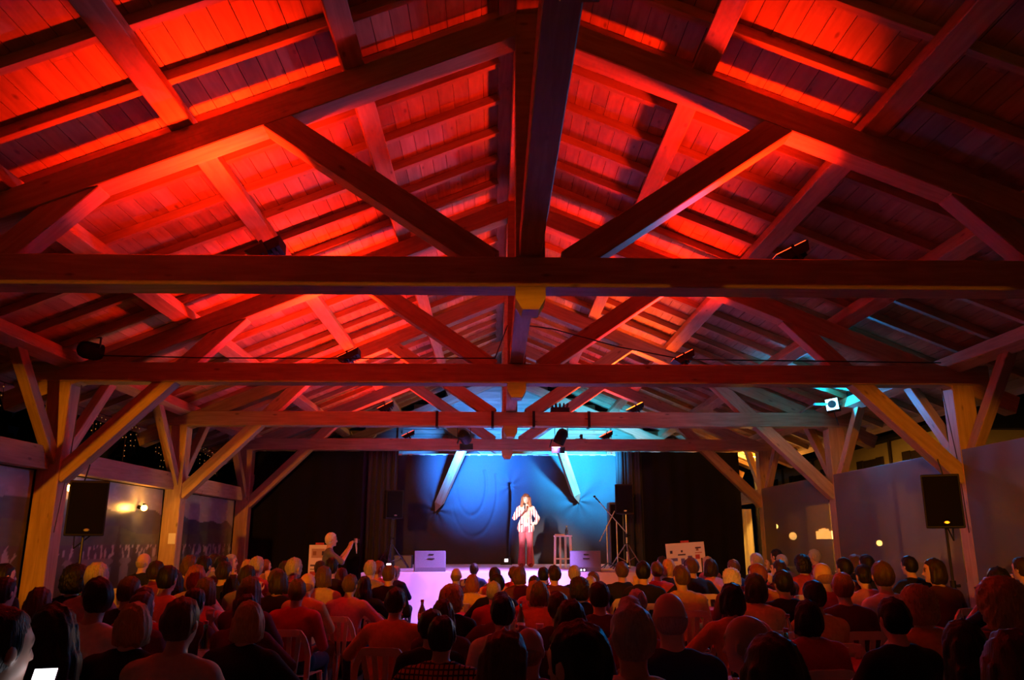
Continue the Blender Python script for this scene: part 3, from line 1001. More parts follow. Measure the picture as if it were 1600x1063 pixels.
pts = [(m0.x - 0.25 + 0.28 * math.sin(k * 1.9), 17.0 + 0.22 * math.cos(k * 2.3), SZ + 0.012 + 0.012 * (k % 3)) for k in range(16)]
add_tube(bm, pts, 0.012, 6)
tag(put('coiled_cable', bm_mesh(bm, 'coiled_cable'), I4(), None, MAT['white_metal']), 'tangle of pale cable at the foot of the microphone stand', 'cable')
bx = at_y(628, 890, 18.6)
bm = bmesh.new(); add_box(bm, (0, 0, 0.14), (0.42, 0.30, 0.28), bevel=0.01); add_box(bm, (0, -0.155, 0.2), (0.12, 0.01, 0.03))
tag(put('flight_case', bm_mesh(bm, 'flight_case'), T(bx.x, 18.75, SZ), None, MAT['black_gloss']), 'dark equipment case behind the speaker stand on stage', 'case')

# ================================================================== TARPAULINS, SIGNS, OUTSIDE


def mural_colour(u, v, seed):
    """u along the wall, v up (0..1): printed alpine view"""
    v = max(0.0, (v - 0.36) / 0.64)
    ridge = 0.62 + 0.20 * noise.noise(Vector((u * 2.3 + seed, 0.3, 0))) + 0.10 * noise.noise(Vector((u * 6.5 + seed, 2.1, 0)))
    ridge2 = 0.45 + 0.14 * noise.noise(Vector((u * 3.1 + seed * 2, 5.3, 0)))
    n = 0.5 + 0.5 * noise.noise(Vector((u * 18 + seed, v * 18, 1.0)))
    if v > ridge:
        c = (0.36, 0.33, 0.34) if n < 0.62 else (0.42, 0.39, 0.40)
    elif v > ridge2:
        c = (0.045 + 0.05 * n, 0.045 + 0.05 * n, 0.055 + 0.05 * n)
    elif v > 0.26:
        c = (0.07 + 0.06 * n, 0.09 + 0.06 * n, 0.05 + 0.03 * n)
    elif v > 0.10:
        q = noise.noise(Vector((u * 40, v * 9, seed)))
        c = (0.44, 0.40, 0.38) if q > 0.12 else (0.09, 0.075, 0.075)
    else:
        c = (0.22, 0.19, 0.15)
    # dark firs
    for k in range(5):
        cx = (0.13 + 0.21 * k + 0.07 * math.sin(seed * 3 + k * 2.2)) % 1.0
        ht = 0.42 + 0.18 * math.sin(seed + k * 1.7)
        if v < ht and abs(u - cx) < 0.055 * (1 - v / ht) * (0.75 + 0.25 * math.sin(v * 70)):
            c = (0.055 + 0.03 * n, 0.045 + 0.02 * n, 0.025)
    return c


def tarp(name, s, ya, yb, label, printed, seed=0.0, z0=0.45, z1=2.50):
    x = CX + s * (6.375 if printed else 6.06)
    nu, nv = (150, 90) if printed else (60, 40)

    def fn(u, v):
        yy = ya + (yb - ya) * u
        zz = z0 + (z1 - z0) * v
        b = 0.02 * math.sin(u * 9 + seed) * math.sin(v * 3.1) + 0.006 * math.sin(u * 31 + v * 4)
        return (x - s * 0.01 + b * 0.6, yy, zz)
    me = cloth_grid(nu, nv, fn)
    if printed:
        ca = me.color_attributes.new('Col', 'FLOAT_COLOR', 'POINT')
        data = []
        for j in range(nv + 1):
            for i in range(nu + 1):
                data.extend((*mural_colour(i / nu, j / nv, seed), 1.0))
        ca.data.foreach_set('color', data)
    o = put(name, me, I4(), None, MAT['print'] if printed else MAT['pvc'])
    return tag(o, label, 'tarpaulin', 'mural tarpaulins' if printed else 'plain milky tarpaulins')


tl = ['wide open bay beside the first posts', 'behind the large loudspeaker', 'with tall firs, next to the paper notice', 'next to the stage']
tl2 = ['beside the first posts', 'behind the large loudspeaker', 'showing blurred lamps, next to the paper notice', 'next to the stage']
for i in range(1, 5):
    a, b = TV[i - 1] + 0.29, TV[i] - 0.02
    if i < 4 + 1:
        tarp('mural_tarpaulin', -1, a, b, 'tarpaulin printed with an alpine view ' + tl[i - 1], True, seed=1.7 * i)
        tarp('milky_tarpaulin', 1, a, b, 'milky translucent tarpaulin ' + tl2[i - 1], False, seed=i, z1=2.80)

# paper notices on the posts
for px, py, lab, s in ((278, 842, 'small white paper notice pinned to the post by the mural', -1), (1312, 840, 'small white paper notice pinned to the post by the milky tarpaulin', 1)):
    q = at_y(px, py, 15.04)
    bm = bmesh.new(); add_box(bm, (0, 0, 0), (0.13, 0.006, 0.19))
    for k in range(4):
        pass
    t = tag(put('paper_notice', bm_mesh(bm, 'paper_notice'), T(CX + s * 6.13, 15.044, q.z), None, MAT['paper']), lab, 'notice', 'paper notices')

# wall lamps by the mural
for px, py, Y, lab in ((225, 794, 12.3, 'glaring round wall lamp in front of the mountain mural'), (110, 763, 10.95, 'warm wall lamp half hidden above the large loudspeaker')):
    x = CX - 6.26
    pos = at_x(px, py, x)
    t = thing('wall_lamp', pos, lab, 'lamp', 'wall lamps')
    bm = bmesh.new(); add_ball(bm, (0, 0, 0), 0.052)
    put('bulb', bm_mesh(bm, 'bulb', True), T(*pos), t, MAT['bulb'])
    bm = bmesh.new(); add_cyl(bm, (-0.04, 0, 0.0), (-0.10, 0, 0.02), 0.03); add_cyl(bm, (0, 0, 0.045), (0, 0, 0.075), 0.025)
    put('socket', bm_mesh(bm, 'socket'), T(*pos), t, MAT['black'])
    point_lamp('bulb_light', pos + Vector((0.07, 0, 0)), 22 if px > 200 else 8, (1.0, 0.42, 0.06), 0.05, t)

# icicle fairy lights under the eaves
for i in range(1, 4):
    t = thing('icicle_lights', (CX - 6.75, TV[i] + 2.1, 3.3), 'icicle fairy lights hanging under the eaves, ' + ['', 'above the loudspeaker mural', 'above the fir mural', 'above the mural next to the stage'][i], 'fairy lights', 'icicle fairy lights')
    bw_, bl_ = bmesh.new(), bmesh.new()
    y = TV[i] + 0.4
    x = CX - 6.75
    add_tube(bw_, [(x, TV[i] + 0.3, 3.62), (x, TV[i + 1] - 0.1, 3.62)], 0.006, 5)
    while y < TV[i + 1] - 0.2:
        ln = random.uniform(0.15, 0.75)
        add_tube(bw_, [(x, y, 3.62), (x + random.uniform(-.03, .03), y + random.uniform(-.03, .03), 3.62 - ln)], 0.004, 4)
        for k in range(int(ln / 0.11)):
            add_ball(bl_, (x + random.uniform(-.012, .012), y, 3.56 - 0.11 * k + random.uniform(-.03, .03)), 0.009, 6, 4)
        y += random.uniform(0.10, 0.22)
    w = put('wire', bm_mesh(bw_, 'wire'), I4(), t, MAT['shutter'])
    o = put('bulbs', bm_mesh(bl_, 'bulbs'), I4(), t, MAT['fairy'])
    o['kind'] = 'stuff'
# one loose string each side down to the loudspeakers
for s, Y in ((-1, 10.98), (1, 10.98)):
    bm = bmesh.new()
    x = CX + s * 6.0
    add_tube(bm, [(x, Y, 3.71), (x + 0.03, Y - 0.1, 2.7), (x, Y - 0.2, 1.7)], 0.006, 5)
    tag(put('dangling_string', bm_mesh(bm, 'dangling_string'), I4(), None, MAT['shutter']), 'single dangling light string on the ' + ('mural' if s < 0 else 'milky tarpaulin') + ' side', 'light string', 'dangling light strings')

# trees outside on the mural side


def bush(name, c, r, label, n=260, group=None, trunk=True):
    t = thing(name, (c[0], c[1], 0), label, 'tree', group)
    bm = bmesh.new()
    for k in range(n):
        d = Vector(rng.normal(size=3)); d.normalize()
        p = Vector(c) + Vector((d.x * r[0], d.y * r[1], d.z * r[2])) * rng.uniform(0.5, 1.0)
        e = Euler(rng.uniform(0, 6.28, 3)).to_matrix().to_4x4()
        q = bmesh.ops.create_grid(bm, x_segments=1, y_segments=1, size=0.28)
        bmesh.ops.transform(bm, matrix=T(*p) @ e, verts=q['verts'])
    o = put('foliage', bm_mesh(bm, 'foliage'), I4(), t, MAT['foliage'])
    o['kind'] = 'stuff'
    bm = bmesh.new(); add_cyl(bm, (0, 0, 0), (0, 0, c[2]), 0.14, 0.08)
    put('trunk', bm_mesh(bm, 'trunk'), T(c[0], c[1], 0), t, MAT['shutter'])
    return t


for k, (y, h) in enumerate(((5.4, 3.9), (10.4, 3.6), (15.4, 4.0), (20.4, 3.8), (25.4, 4.2))):
    bush('garden_tree', (CX - 9.2 - 0.5 * (k % 2), y, h), (1.6, 2.05, 2.6), ['dark leafy tree outside the first mural bay', 'dark leafy tree outside the loudspeaker mural', 'dark leafy tree outside the fir mural', 'dark leafy tree outside the stage end mural', 'dark leafy tree beyond the gable corner'][k], group='trees outside the mural wall')

# ochre house outside on the plain side
HX = 13.5
house = thing('house', (HX, 33, 0), 'ochre rendered house with dark shutters outside the milky tarpaulins', 'house')
ztop = at_x(1420, 694, HX)
hz = max(3.4, ztop.z + 0.25)
bm = bmesh.new(); add_box(bm, (HX + 3, 33, hz / 2), (6, 18, hz))
put('wall', bm_mesh(bm, 'wall'), I4(), house, MAT['facade'])
bm = bmesh.new()
add_prism(bm, [(HX - 0.4, hz - 0.02), (HX - 0.4, hz + 0.12), (HX + 3, hz + 2.6), (HX + 7, hz + 0.12), (HX + 7, hz - 0.05)], (23.6, 42.4))
put('roof', bm_mesh(bm, 'roof'), I4(), house, MAT['roof_tile'])
for y in (25.2, 28.6, 32.0, 35.6, 39.2):
    bm = bmesh.new(); add_box(bm, (0, 0, 0), (0.06, 1.0, 1.3))
    w = put('window', bm_mesh(bm, 'window'), T(HX - 0.02, y, hz - 1.15), house, MAT['shutter'])
    for s in (-1, 1):
        bm = bmesh.new(); add_box(bm, (0, 0, 0), (0.05, 0.5, 1.35), bevel=0.01)
        put('shutter', bm_mesh(bm, 'shutter'), T(HX - 0.06, y + s * 0.77, hz - 1.15), w, MAT['shutter'])
for y in (27.0, 33.7, 37.4):
    bm = bmesh.new(); add_cyl(bm, (0, 0, 0), (0, 0, hz), 0.05)
    put('downpipe', bm_mesh(bm, 'downpipe'), T(HX - 0.08, y, 0), house, MAT['shutter'])
lt = bpy.data.curves.new('lettering', 'FONT')
lt.body = 'Wiph'
lt.size = 0.42
lt.extrude = 0.01
lt.materials.append(MAT['shutter'])
lw = at_x(1236, 731, HX - 0.03)
lo_ = bpy.data.objects.new('lettering_source', lt)
COL.objects.link(lo_)
bpy.context.view_layer.update()
lm = bpy.data.meshes.new_from_object(lo_.evaluated_get(bpy.context.evaluated_depsgraph_get()))
bpy.data.objects.remove(lo_)
put('lettering', lm, T(*lw) @ Matrix(((0, 0, -1, 0), (-1, 0, 0, 0), (0, 1, 0, 0), (0, 0, 0, 1))), house, MAT['shutter'])
# house lamp that lights the facade
lp = at_y(1179, 728, 22.0)
t = thing('garden_lamp', (lp.x, lp.y, 0), 'small warm lantern on a pole beside the stage end post', 'lamp')
bm = bmesh.new(); add_cyl(bm, (0, 0, 0), (0, 0, lp.z - 0.07), 0.04)
put('pole', bm_mesh(bm, 'pole'), T(lp.x, lp.y, 0), t, MAT['black'])
bm = bmesh.new(); add_ball(bm, (0, 0, 0), 0.07)
put('globe', bm_mesh(bm, 'globe', True), T(*lp), t, MAT['bulb'])
point_lamp('globe_light', lp + Vector((0.0, -0.10, 0.0)), 1100, (1.0, 0.46, 0.07), 0.07, t)
# lamps seen blurred through the milky sheet
for px, py, X, r, lab in ((1212, 823, 8.2, 0.07, 'bright warm lamp glowing through the milky tarpaulin'), (1239, 838, 8.6, 0.11, 'round paper lantern glowing through the milky tarpaulin'),
                          (1374, 849, 8.4, 0.06, 'small warm lamp low behind the milky tarpaulin')):
    q = at_x(px, py, X)
    t = thing('outdoor_lamp', (q.x, q.y, 0), lab, 'lamp')
    bm = bmesh.new(); add_ball(bm, (0, 0, 0), r)
    put('globe', bm_mesh(bm, 'globe', True), T(*q), t, MAT['lit_window'] if r > 0.1 else MAT['bulb'])
    bm = bmesh.new(); add_cyl(bm, (0, 0, 0), (0, 0, q.z - r), 0.03)
    put('pole', bm_mesh(bm, 'pole'), T(q.x, q.y, 0), t, MAT['black'])
q = at_x(1286, 836, 8.8)
t = thing('kiosk_window', (q.x, q.y, 0), 'lit arched kiosk window glowing through the milky tarpaulin', 'kiosk')
bm = bmesh.new(); add_box(bm, (0.5, 0, q.z / 2 + 0.4), (0.9, 2.4, q.z + 0.8))
put('wall', bm_mesh(bm, 'wall'), T(q.x, q.y, 0), t, MAT['shutter'])
for k in range(5):
    hh = 0.16 * math.cos((k - 2) * 0.5)
    bm = bmesh.new(); add_box(bm, (0.03, (k - 2) * 0.21, q.z - 0.05 + hh / 2), (0.04, 0.17, 0.12 + hh))
    put('pane', bm_mesh(bm, 'pane'), T(q.x, q.y, 0), t, MAT['lit_window'])

# bright side sheet beside the black curtain on the plain side
def fn(u, v):
    return (6.00 + 0.32 * u + 0.05 * math.sin(u * 14) * v, 20.0 + 0.05 * math.sin(u * 12 + v), 2.35 - 2.35 * v)
o = put('white_side_sheet', cloth_grid(24, 20, fn), I4(), None, MAT['white_sheet'])
tag(o, 'bright cream side sheet hanging at the end of the black curtain', 'sheet')

# poster boards
def poster(name, c, w, h, rz, tilt, label, marks):
    t = thing(name, (c[0], c[1], 0), label, 'poster board', 'white poster boards')
    M = T(*c) @ Matrix.Rotation(rz, 4, 'Z') @ Matrix.Rotation(tilt, 4, 'Y')
    nu, nv = 60, 40

    def f(u, v):
        return ((u - 0.5) * w, 0, (v - 0.5) * h)
    me = cloth_grid(nu, nv, f, False)
    ca = me.color_attributes.new('Col', 'FLOAT_COLOR', 'POINT')
    data = []
    for j in range(nv + 1):
        for i in range(nu + 1):
            u, v = i / nu, j / nv
            col = (0.85, 0.83, 0.88)
            for (a, b, c0, d0, k) in marks:
                if a <= u <= c0 and b <= v <= d0:
                    col = k
            data.extend((*col, 1))
    ca.data.foreach_set('color', data)
    put('print', me, M @ T(0, -0.012, 0), t, MAT['poster'])
    bm = bmesh.new(); add_box(bm, (0, 0, 0), (w, 0.02, h))
    put('board', bm_mesh(bm, 'board'), M, t, MAT['paper'])
    bm = bmesh.new(); add_box(bm, (0, -0.005, h / 2 + 0.02), (0.16, 0.03, 0.04), bevel=0.004)
    put('clip', bm_mesh(bm, 'clip'), M, t, MAT['cloth_red'])
    for s in (-1, 1):
        bm = bmesh.new(); add_cyl(bm, (s * w * 0.4, 0.03, c[2]), (s * w * 0.45, 0.05, 0.0), 0.02)
        put('easel_leg', bm_mesh(bm, 'easel_leg'), T(c[0], c[1], 0), t, MAT['shutter'])


dk, rd, bl, br = (0.05, 0.04, 0.12), (0.45, 0.06, 0.08), (0.12, 0.12, 0.5), (0.3, 0.14, 0.08)
c = at_y(1072, 872, 15.8)
poster('poster_board', (c.x, c.y, c.z), 0.76, 0.56, 0.1, -0.06, 'white sponsor board with dark and red print, beside the stage on the plain side',
       [(0.10, .66, .16, .76, dk), (0.10, .42, .27, .50, bl), (0.29, .60, .49, .63, dk), (0.37, .68, .42, .76, dk), (0.76, .80, .90, .84, dk), (0.78, .72, .84, .78, br), (.74, .64, .92, .67, rd), (0.74, .44, .86, .58, rd), (.55, .40, .66, .56, bl), (.36, .30, .46, .48, bl)])
c = at_y(500, 878, 15.9)
poster('poster_board', (c.x - 0.02, c.y, c.z), 0.40, 0.62, -0.1, 0.0, 'narrow white board with brown picture, behind the photographer',
       [(0.12, .62, .75, .88, (0.5, 0.36, 0.3)), (0.2, .70, .36, .82, br), (0.62, .70, .8, .80, dk), (.1, .36, .9, .40, dk), (.1, .26, .9, .29, dk), (.1, .1, .5, .2, rd)])

# warm street lamp behind the hall, lights the posts and the backs of the audience
t = thing('street_lamp_offscreen', (-3.75, -9.5, 0), 'tall street lamp behind the open end of the hall', 'street lamp')
bm = bmesh.new(); add_cyl(bm, (0, 0, 0), (0, 0, 3.55), 0.06, 0.04)
put('pole', bm_mesh(bm, 'pole'), T(-3.75, -9.5, 0), t, MAT['black'])
bm = bmesh.new(); add_ball(bm, (0, 0, 3.68), 0.12)
put('globe', bm_mesh(bm, 'globe', True), T(-3.75, -9.5, 0), t, MAT['bulb'])
point_lamp('street_light_offscreen', (-3.75, -9.3, 3.68), L_WARM, C_WARM, 0.10, t)

# ================================================================== PEOPLE
# bodies are grown from a distance field (smooth union of limbs) and meshed with surface nets


def d_cap(P, a, b, ra, rb):
    a, b = np.array(a, float), np.array(b, float)
    ab = b - a
    t = np.clip(((P - a) @ ab) / (ab @ ab), 0, 1)
    return np.linalg.norm(P - (a + t[:, None] * ab), axis=1) - (ra + (rb - ra) * t)


def d_ell(P, c, r, rot=None):
    Q = P - np.array(c, float)
    if rot is not None:
        Q = Q @ rot
    r = np.array(r, float)
    k0 = np.linalg.norm(Q / r, axis=1)
    k1 = np.linalg.norm(Q / (r * r), axis=1) + 1e-9
    return k0 * (k0 - 1.0) / k1


def d_prim(P, p):
    if p[0] == 'cap':
        return d_cap(P, *p[1:5])
    return d_ell(P, p[1], p[2], p[3])


def field(P, prims, infl=0.0):
    d = None
    for p in prims:
        e = d_prim(P, p) - infl
        k = p[5] if p[0] == 'cap' else p[4]
        if d is None:
            d = e
        else:
            h = np.clip(0.5 + 0.5 * (d - e) / k, 0, 1)
            d = d + (e - d) * h - k * h * (1 - h)
    return d


def cap(a, b, ra, rb, k=0.03):
    return ('cap', a, b, ra, rb, k)


def ell(c, r, rot=None, k=0.03):
    return ('ell', c, r, rot, k)


def bounds(prims, pad):
    lo, hi = np.full(3, 1e9), np.full(3, -1e9)
    for p in prims:
        if p[0] == 'cap':
            for c, r in ((p[1], p[3]), (p[2], p[4])):
                lo = np.minimum(lo, np.array(c) - r); hi = np.maximum(hi, np.array(c) + r)
        else:
            m = max(p[2])
            r = np.array(p[2]) if p[3] is None else np.full(3, m)
            lo = np.minimum(lo, np.array(p[1]) - r); hi = np.maximum(hi, np.array(p[1]) + r)
    return lo - pad, hi + pad


def surface_nets(fn, lo, hi, h):
    n = np.ceil((hi - lo) / h).astype(int) + 1
    ax = [lo[i] + h * np.arange(n[i]) for i in range(3)]
    G = np.stack(np.meshgrid(*ax, indexing='ij'), -1).reshape(-1, 3)
    F = fn(G).reshape(n)
    ins = F < 0
    cs = [slice(0, -1), slice(1, None)]
    cnt = np.zeros(n - 1); acc = np.zeros((*(n - 1), 3))
    corners = [(i, j, k) for i in (0, 1) for j in (0, 1) for k in (0, 1)]
    for a in corners:
        for d in range(3):
            if a[d] == 0:
                b = list(a); b[d] = 1
                fa = F[cs[a[0]], cs[a[1]], cs[a[2]]]; fb = F[cs[b[0]], cs[b[1]], cs[b[2]]]
                m = (fa < 0) != (fb < 0)
                den = np.where(m, fa - fb, 1.0)
                t = np.where(m, fa / den, 0)
                cnt += m
                for q in range(3):
                    acc[..., q] += m * (a[q] + (t if q == d else 0))
    act = cnt > 0
    idx = -np.ones(n - 1, int)
    idx[act] = np.arange(act.sum())
    I = np.argwhere(act)
    V = lo + h * (I + acc[act] / cnt[act][:, None])
    faces = []
    for d in range(3):
        u, v = (d + 1) % 3, (d + 2) % 3
        s0 = [slice(None)] * 3; s1 = [slice(None)] * 3
        s0[d] = slice(0, -1); s1[d] = slice(1, None)
        A, B = ins[tuple(s0)], ins[tuple(s1)]
        E_ = np.argwhere(A != B)
        ok = (E_[:, u] > 0) & (E_[:, v] > 0) & (E_[:, u] < n[u] - 1) & (E_[:, v] < n[v] - 1)
        E_ = E_[ok]
        def cell(du, dv):
            C = E_.copy(); C[:, u] -= du; C[:, v] -= dv
            return idx[C[:, 0], C[:, 1], C[:, 2]]
        q = np.stack([cell(1, 1), cell(0, 1), cell(0, 0), cell(1, 0)], 1)
        flip = ~A[E_[:, 0], E_[:, 1], E_[:, 2]]
        q[flip] = q[flip][:, ::-1]
        faces.append(q)
    return V, np.concatenate(faces)


def np_mesh(name, V, Q, mat, cols=None):
    me = bpy.data.meshes.new(name)
    me.from_pydata(V.tolist(), [], Q.tolist())
    me.polygons.foreach_set('use_smooth', [True] * len(me.polygons))
    if cols is not None:
        ca = me.color_attributes.new('Col', 'FLOAT_COLOR', 'POINT')
        ca.data.foreach_set('color', np.concatenate([cols, np.ones((len(cols), 1))], 1).ravel())
    me.materials.append(mat)
    return me


def rotz(a):
    c, s = math.cos(a), math.sin(a)
    return np.array(((c, -s, 0), (s, c, 0), (0, 0, 1)))


def head_frame(pos, yaw, pitch=0.0):
    cp, sp = math.cos(pitch), math.sin(pitch)
    Rx = np.array(((1, 0, 0), (0, cp, -sp), (0, sp, cp)))
    R = rotz(yaw) @ Rx
    return lambda x, y, z: tuple(np.array(pos) + R @ np.array((x, y, z), float)), R


def head_prims(hf, R):
    f = hf
    return [ell(f(0, 0, 0.02), (0.075, 0.094, 0.092), R, 0.03), ell(f(0, 0.022, -0.045), (0.056, 0.066, 0.068), R, 0.03),
            cap(f(0, 0.088, 0.0), f(0, 0.104, -0.032), 0.010, 0.014, 0.012), ell(f(0.078, -0.005, -0.01), (0.012, 0.022, 0.032), R, 0.008),
            ell(f(-0.078, -0.005, -0.01), (0.012, 0.022, 0.032), R, 0.008), cap(f(-0.035, 0.080, 0.022), f(0.035, 0.080, 0.022), 0.012, 0.012, 0.015),
            cap(f(-0.018, 0.080, -0.062), f(0.018, 0.080, -0.062), 0.009, 0.009, 0.01), ell(f(0, 0.072, -0.095), (0.022, 0.018, 0.016), R, 0.02)]


def hand_prims(w, d, side, r=0.0105, curl=0.5, palm=(0, 0, -1)):
    """hand from wrist w pointing along d; side = +1/-1 decides the thumb's side"""
    w, d = np.array(w, float), np.array(d, float); d = d / np.linalg.norm(d)
    n = np.array(palm, float); n = n - d * (n @ d); n /= np.linalg.norm(n)
    s = np.cross(d, n) * side
    P = [cap(w, w + d * 0.07, 0.026, 0.030, 0.02), cap(w + d * 0.05 - s * 0.018, w + d * 0.085 - s * 0.02, 0.018, 0.016, 0.012), cap(w + d * 0.05 + s * 0.018, w + d * 0.085 + s * 0.02, 0.018, 0.016, 0.012)]
    for i, ln in enumerate((0.066, 0.078, 0.074, 0.056)):
        o = w + d * 0.085 + s * (0.033 - 0.022 * i)
        m = o + (d * math.cos(curl * 0.5) + n * math.sin(curl * 0.5)) * ln * 0.5
        e = m + (d * math.cos(curl * 1.5) + n * math.sin(curl * 1.5)) * ln * 0.5
        P += [cap(o, m, r, r * 0.95, 0.006), cap(m, e, r * 0.95, r * 0.8, 0.006)]
    o = w + d * 0.03 + s * 0.028
    m = o + (d * 0.6 + s * 0.7 + n * 0.25) * 0.042
    e = m + (d * 0.85 + s * 0.15 + n * 0.35) * 0.032
    P += [cap(o, m, r * 1.25, r * 1.1, 0.01), cap(m, e, r * 1.1, r * 0.9, 0.006)]
    return P


def figure(head, parts, h, infl=0.010, tone_lips=True, hyaw=0.0, hpitch=0.0, long_sleeve=False, shirt_mat='shirt', extra=None):
    """parts: dict of primitive lists -> body / shirt / trousers meshes"""
    hf, R = head_frame(head, hyaw, hpitch)
    hp = head_prims(hf, R)
    neck = [cap(parts['neck'], hf(0, -0.012, -0.07), 0.056, 0.052, 0.03)]
    body = parts['torso'] + neck + hp + parts['uarm'] + parts['farm'] + parts['hand'] + parts['leg'] + parts['foot']
    lo, hi = bounds(body, 0.04)
    V, Q = surface_nets(lambda P: field(P, body), lo, hi, h)
    C = np.tile(np.array((0.62, 0.40, 0.30)), (len(V), 1))
    L = (V - np.array(head)) @ R
    hd = (np.linalg.norm(L, axis=1) < 0.17) & (L[:, 1] > 0.05)
    for ex in (-0.031, 0.031):
        m = hd & (np.hypot(L[:, 0] - ex, L[:, 2] - 0.004) < 0.013); C[m] = (0.10, 0.07, 0.06)
        m = hd & (np.abs(L[:, 0] - ex) < 0.02) & (np.abs(L[:, 2] - 0.030) < 0.006); C[m] = (0.12, 0.08, 0.06)
    m = hd & (np.abs(L[:, 0]) < 0.024) & (np.abs(L[:, 2] + 0.062) < 0.009); C[m] = (0.50, 0.16, 0.14)
    bm_ = np_mesh('person', V, Q, MAT['skin'], C)
    sh = parts['torso'] + parts['uarm'] + (parts['farm'] if long_sleeve else [])
    lo, hi = bounds(sh, 0.05)
    V, Q = surface_nets(lambda P: field(P, sh, infl), lo, hi, h)
    sm = np_mesh('shirt', V, Q, MAT[shirt_mat])
    tr = parts['pelvis'] + parts['leg']
    lo, hi = bounds(tr, 0.05)
    V, Q = surface_nets(lambda P: field(P, tr, infl * 1.1), lo, hi, h)
    tm = np_mesh('trousers', V, Q, MAT['trousers'])
    fm = []
    for f1 in parts['foot']:
        lo, hi = bounds([f1], 0.05)
        V, Q = surface_nets(lambda P: field(P, [f1], 0.008), lo, hi, h)
        fm.append(np_mesh('shoe', V, Q, MAT['trousers']))
    return dict(body=bm_, shirt=sm, trousers=tm, shoes=fm, head=head, hyaw=hyaw, hpitch=hpitch)


def seated(hyaw=0.0, lean=0.0, arms='table', wide=1.0, hpitch=0.0, shirt_mat='shirt', h=0.0135, long_sleeve=False):
    """seated on a 0.45 m chair, facing +Y, crown at about 1.31 m"""
    w = wide
    y1 = lean
    torso = [ell((0, 0.0, 0.56), (0.175 * w, 0.135 * w, 0.11), None, 0.05), ell((0, -0.01 + y1 * 0.3, 0.70), (0.150 * w, 0.115 * w, 0.16), None, 0.06),
             ell((0, -0.02 + y1 * 0.7, 0.87), (0.165 * w, 0.112 * w, 0.15), None, 0.06), cap((-0.145 * w, -0.015 + y1, 0.965), (0.145 * w, -0.015 + y1, 0.965), 0.062, 0.062, 0.05),
             cap((-0.07, -0.01 + y1, 1.0), (0.07, -0.01 + y1, 1.0), 0.05, 0.05, 0.05)]
    neck = (0, -0.005 + y1, 1.01)
    head = (0, 0.03 + y1 * 1.25, 1.20)
    U, Fa, H, Lg, Ft = [], [], [], [], []
    for s in (-1, 1):
        sh = (s * 0.185 * w, -0.015 + y1, 0.955)
        mode = arms if isinstance(arms, str) else arms[0 if s < 0 else 1]
        if mode == 'table':
            el, wr, d = (s * 0.25 * w, 0.13 + y1, 0.74), (s * 0.11, 0.35, 0.79), (-s * 0.5, 0.8, 0)
        elif mode == 'lap':
            el, wr, d = (s * 0.26 * w, 0.02 + y1, 0.70), (s * 0.12, 0.24, 0.635), (-s * 0.6, 0.7, -0.1)
        elif mode == 'chin':
            el, wr, d = (s * 0.21 * w, 0.26 + y1, 0.80), (s * 0.06, 0.19 + y1, 1.02), (0, -0.2, 1)
        elif mode == 'phone':
            el, wr, d = (s * 0.24 * w, 0.22 + y1, 0.84), (s * 0.13, 0.36 + y1, 1.03), (0, 0.25, 1)
        elif mode == 'wide':
            el, wr, d = (s * 0.36 * w, 0.06 + y1, 0.76), (s * 0.22, 0.28, 0.79), (-s * 0.7, 0.6, 0)
        U.append(cap(sh, el, 0.056, 0.044, 0.04))
        Fa.append(cap(el, wr, 0.043, 0.029, 0.02))
        H += hand_prims(wr, d, -s, curl=1.2 if mode in ('phone', 'chin') else 0.5, palm=(0, 0, -1) if mode not in ('phone', 'chin') else (0, 1, 0))
        kn = (s * 0.13 * w, 0.44, 0.515)
        an = (s * 0.13, 0.40, 0.10)
        Lg += [cap((s * 0.09 * w, 0.02, 0.535), kn, 0.088, 0.062, 0.04), cap(kn, an, 0.060, 0.044, 0.03)]
        Ft.append(cap((s * 0.13, 0.385, 0.052), (s * 0.145, 0.56, 0.036), 0.044, 0.034, 0.03))
    parts = dict(torso=torso, neck=neck, uarm=U, farm=Fa, hand=H, leg=Lg, foot=Ft, pelvis=[torso[0]])
    return figure(head, parts, h, hyaw=hyaw, hpitch=hpitch, shirt_mat=shirt_mat, long_sleeve=long_sleeve)


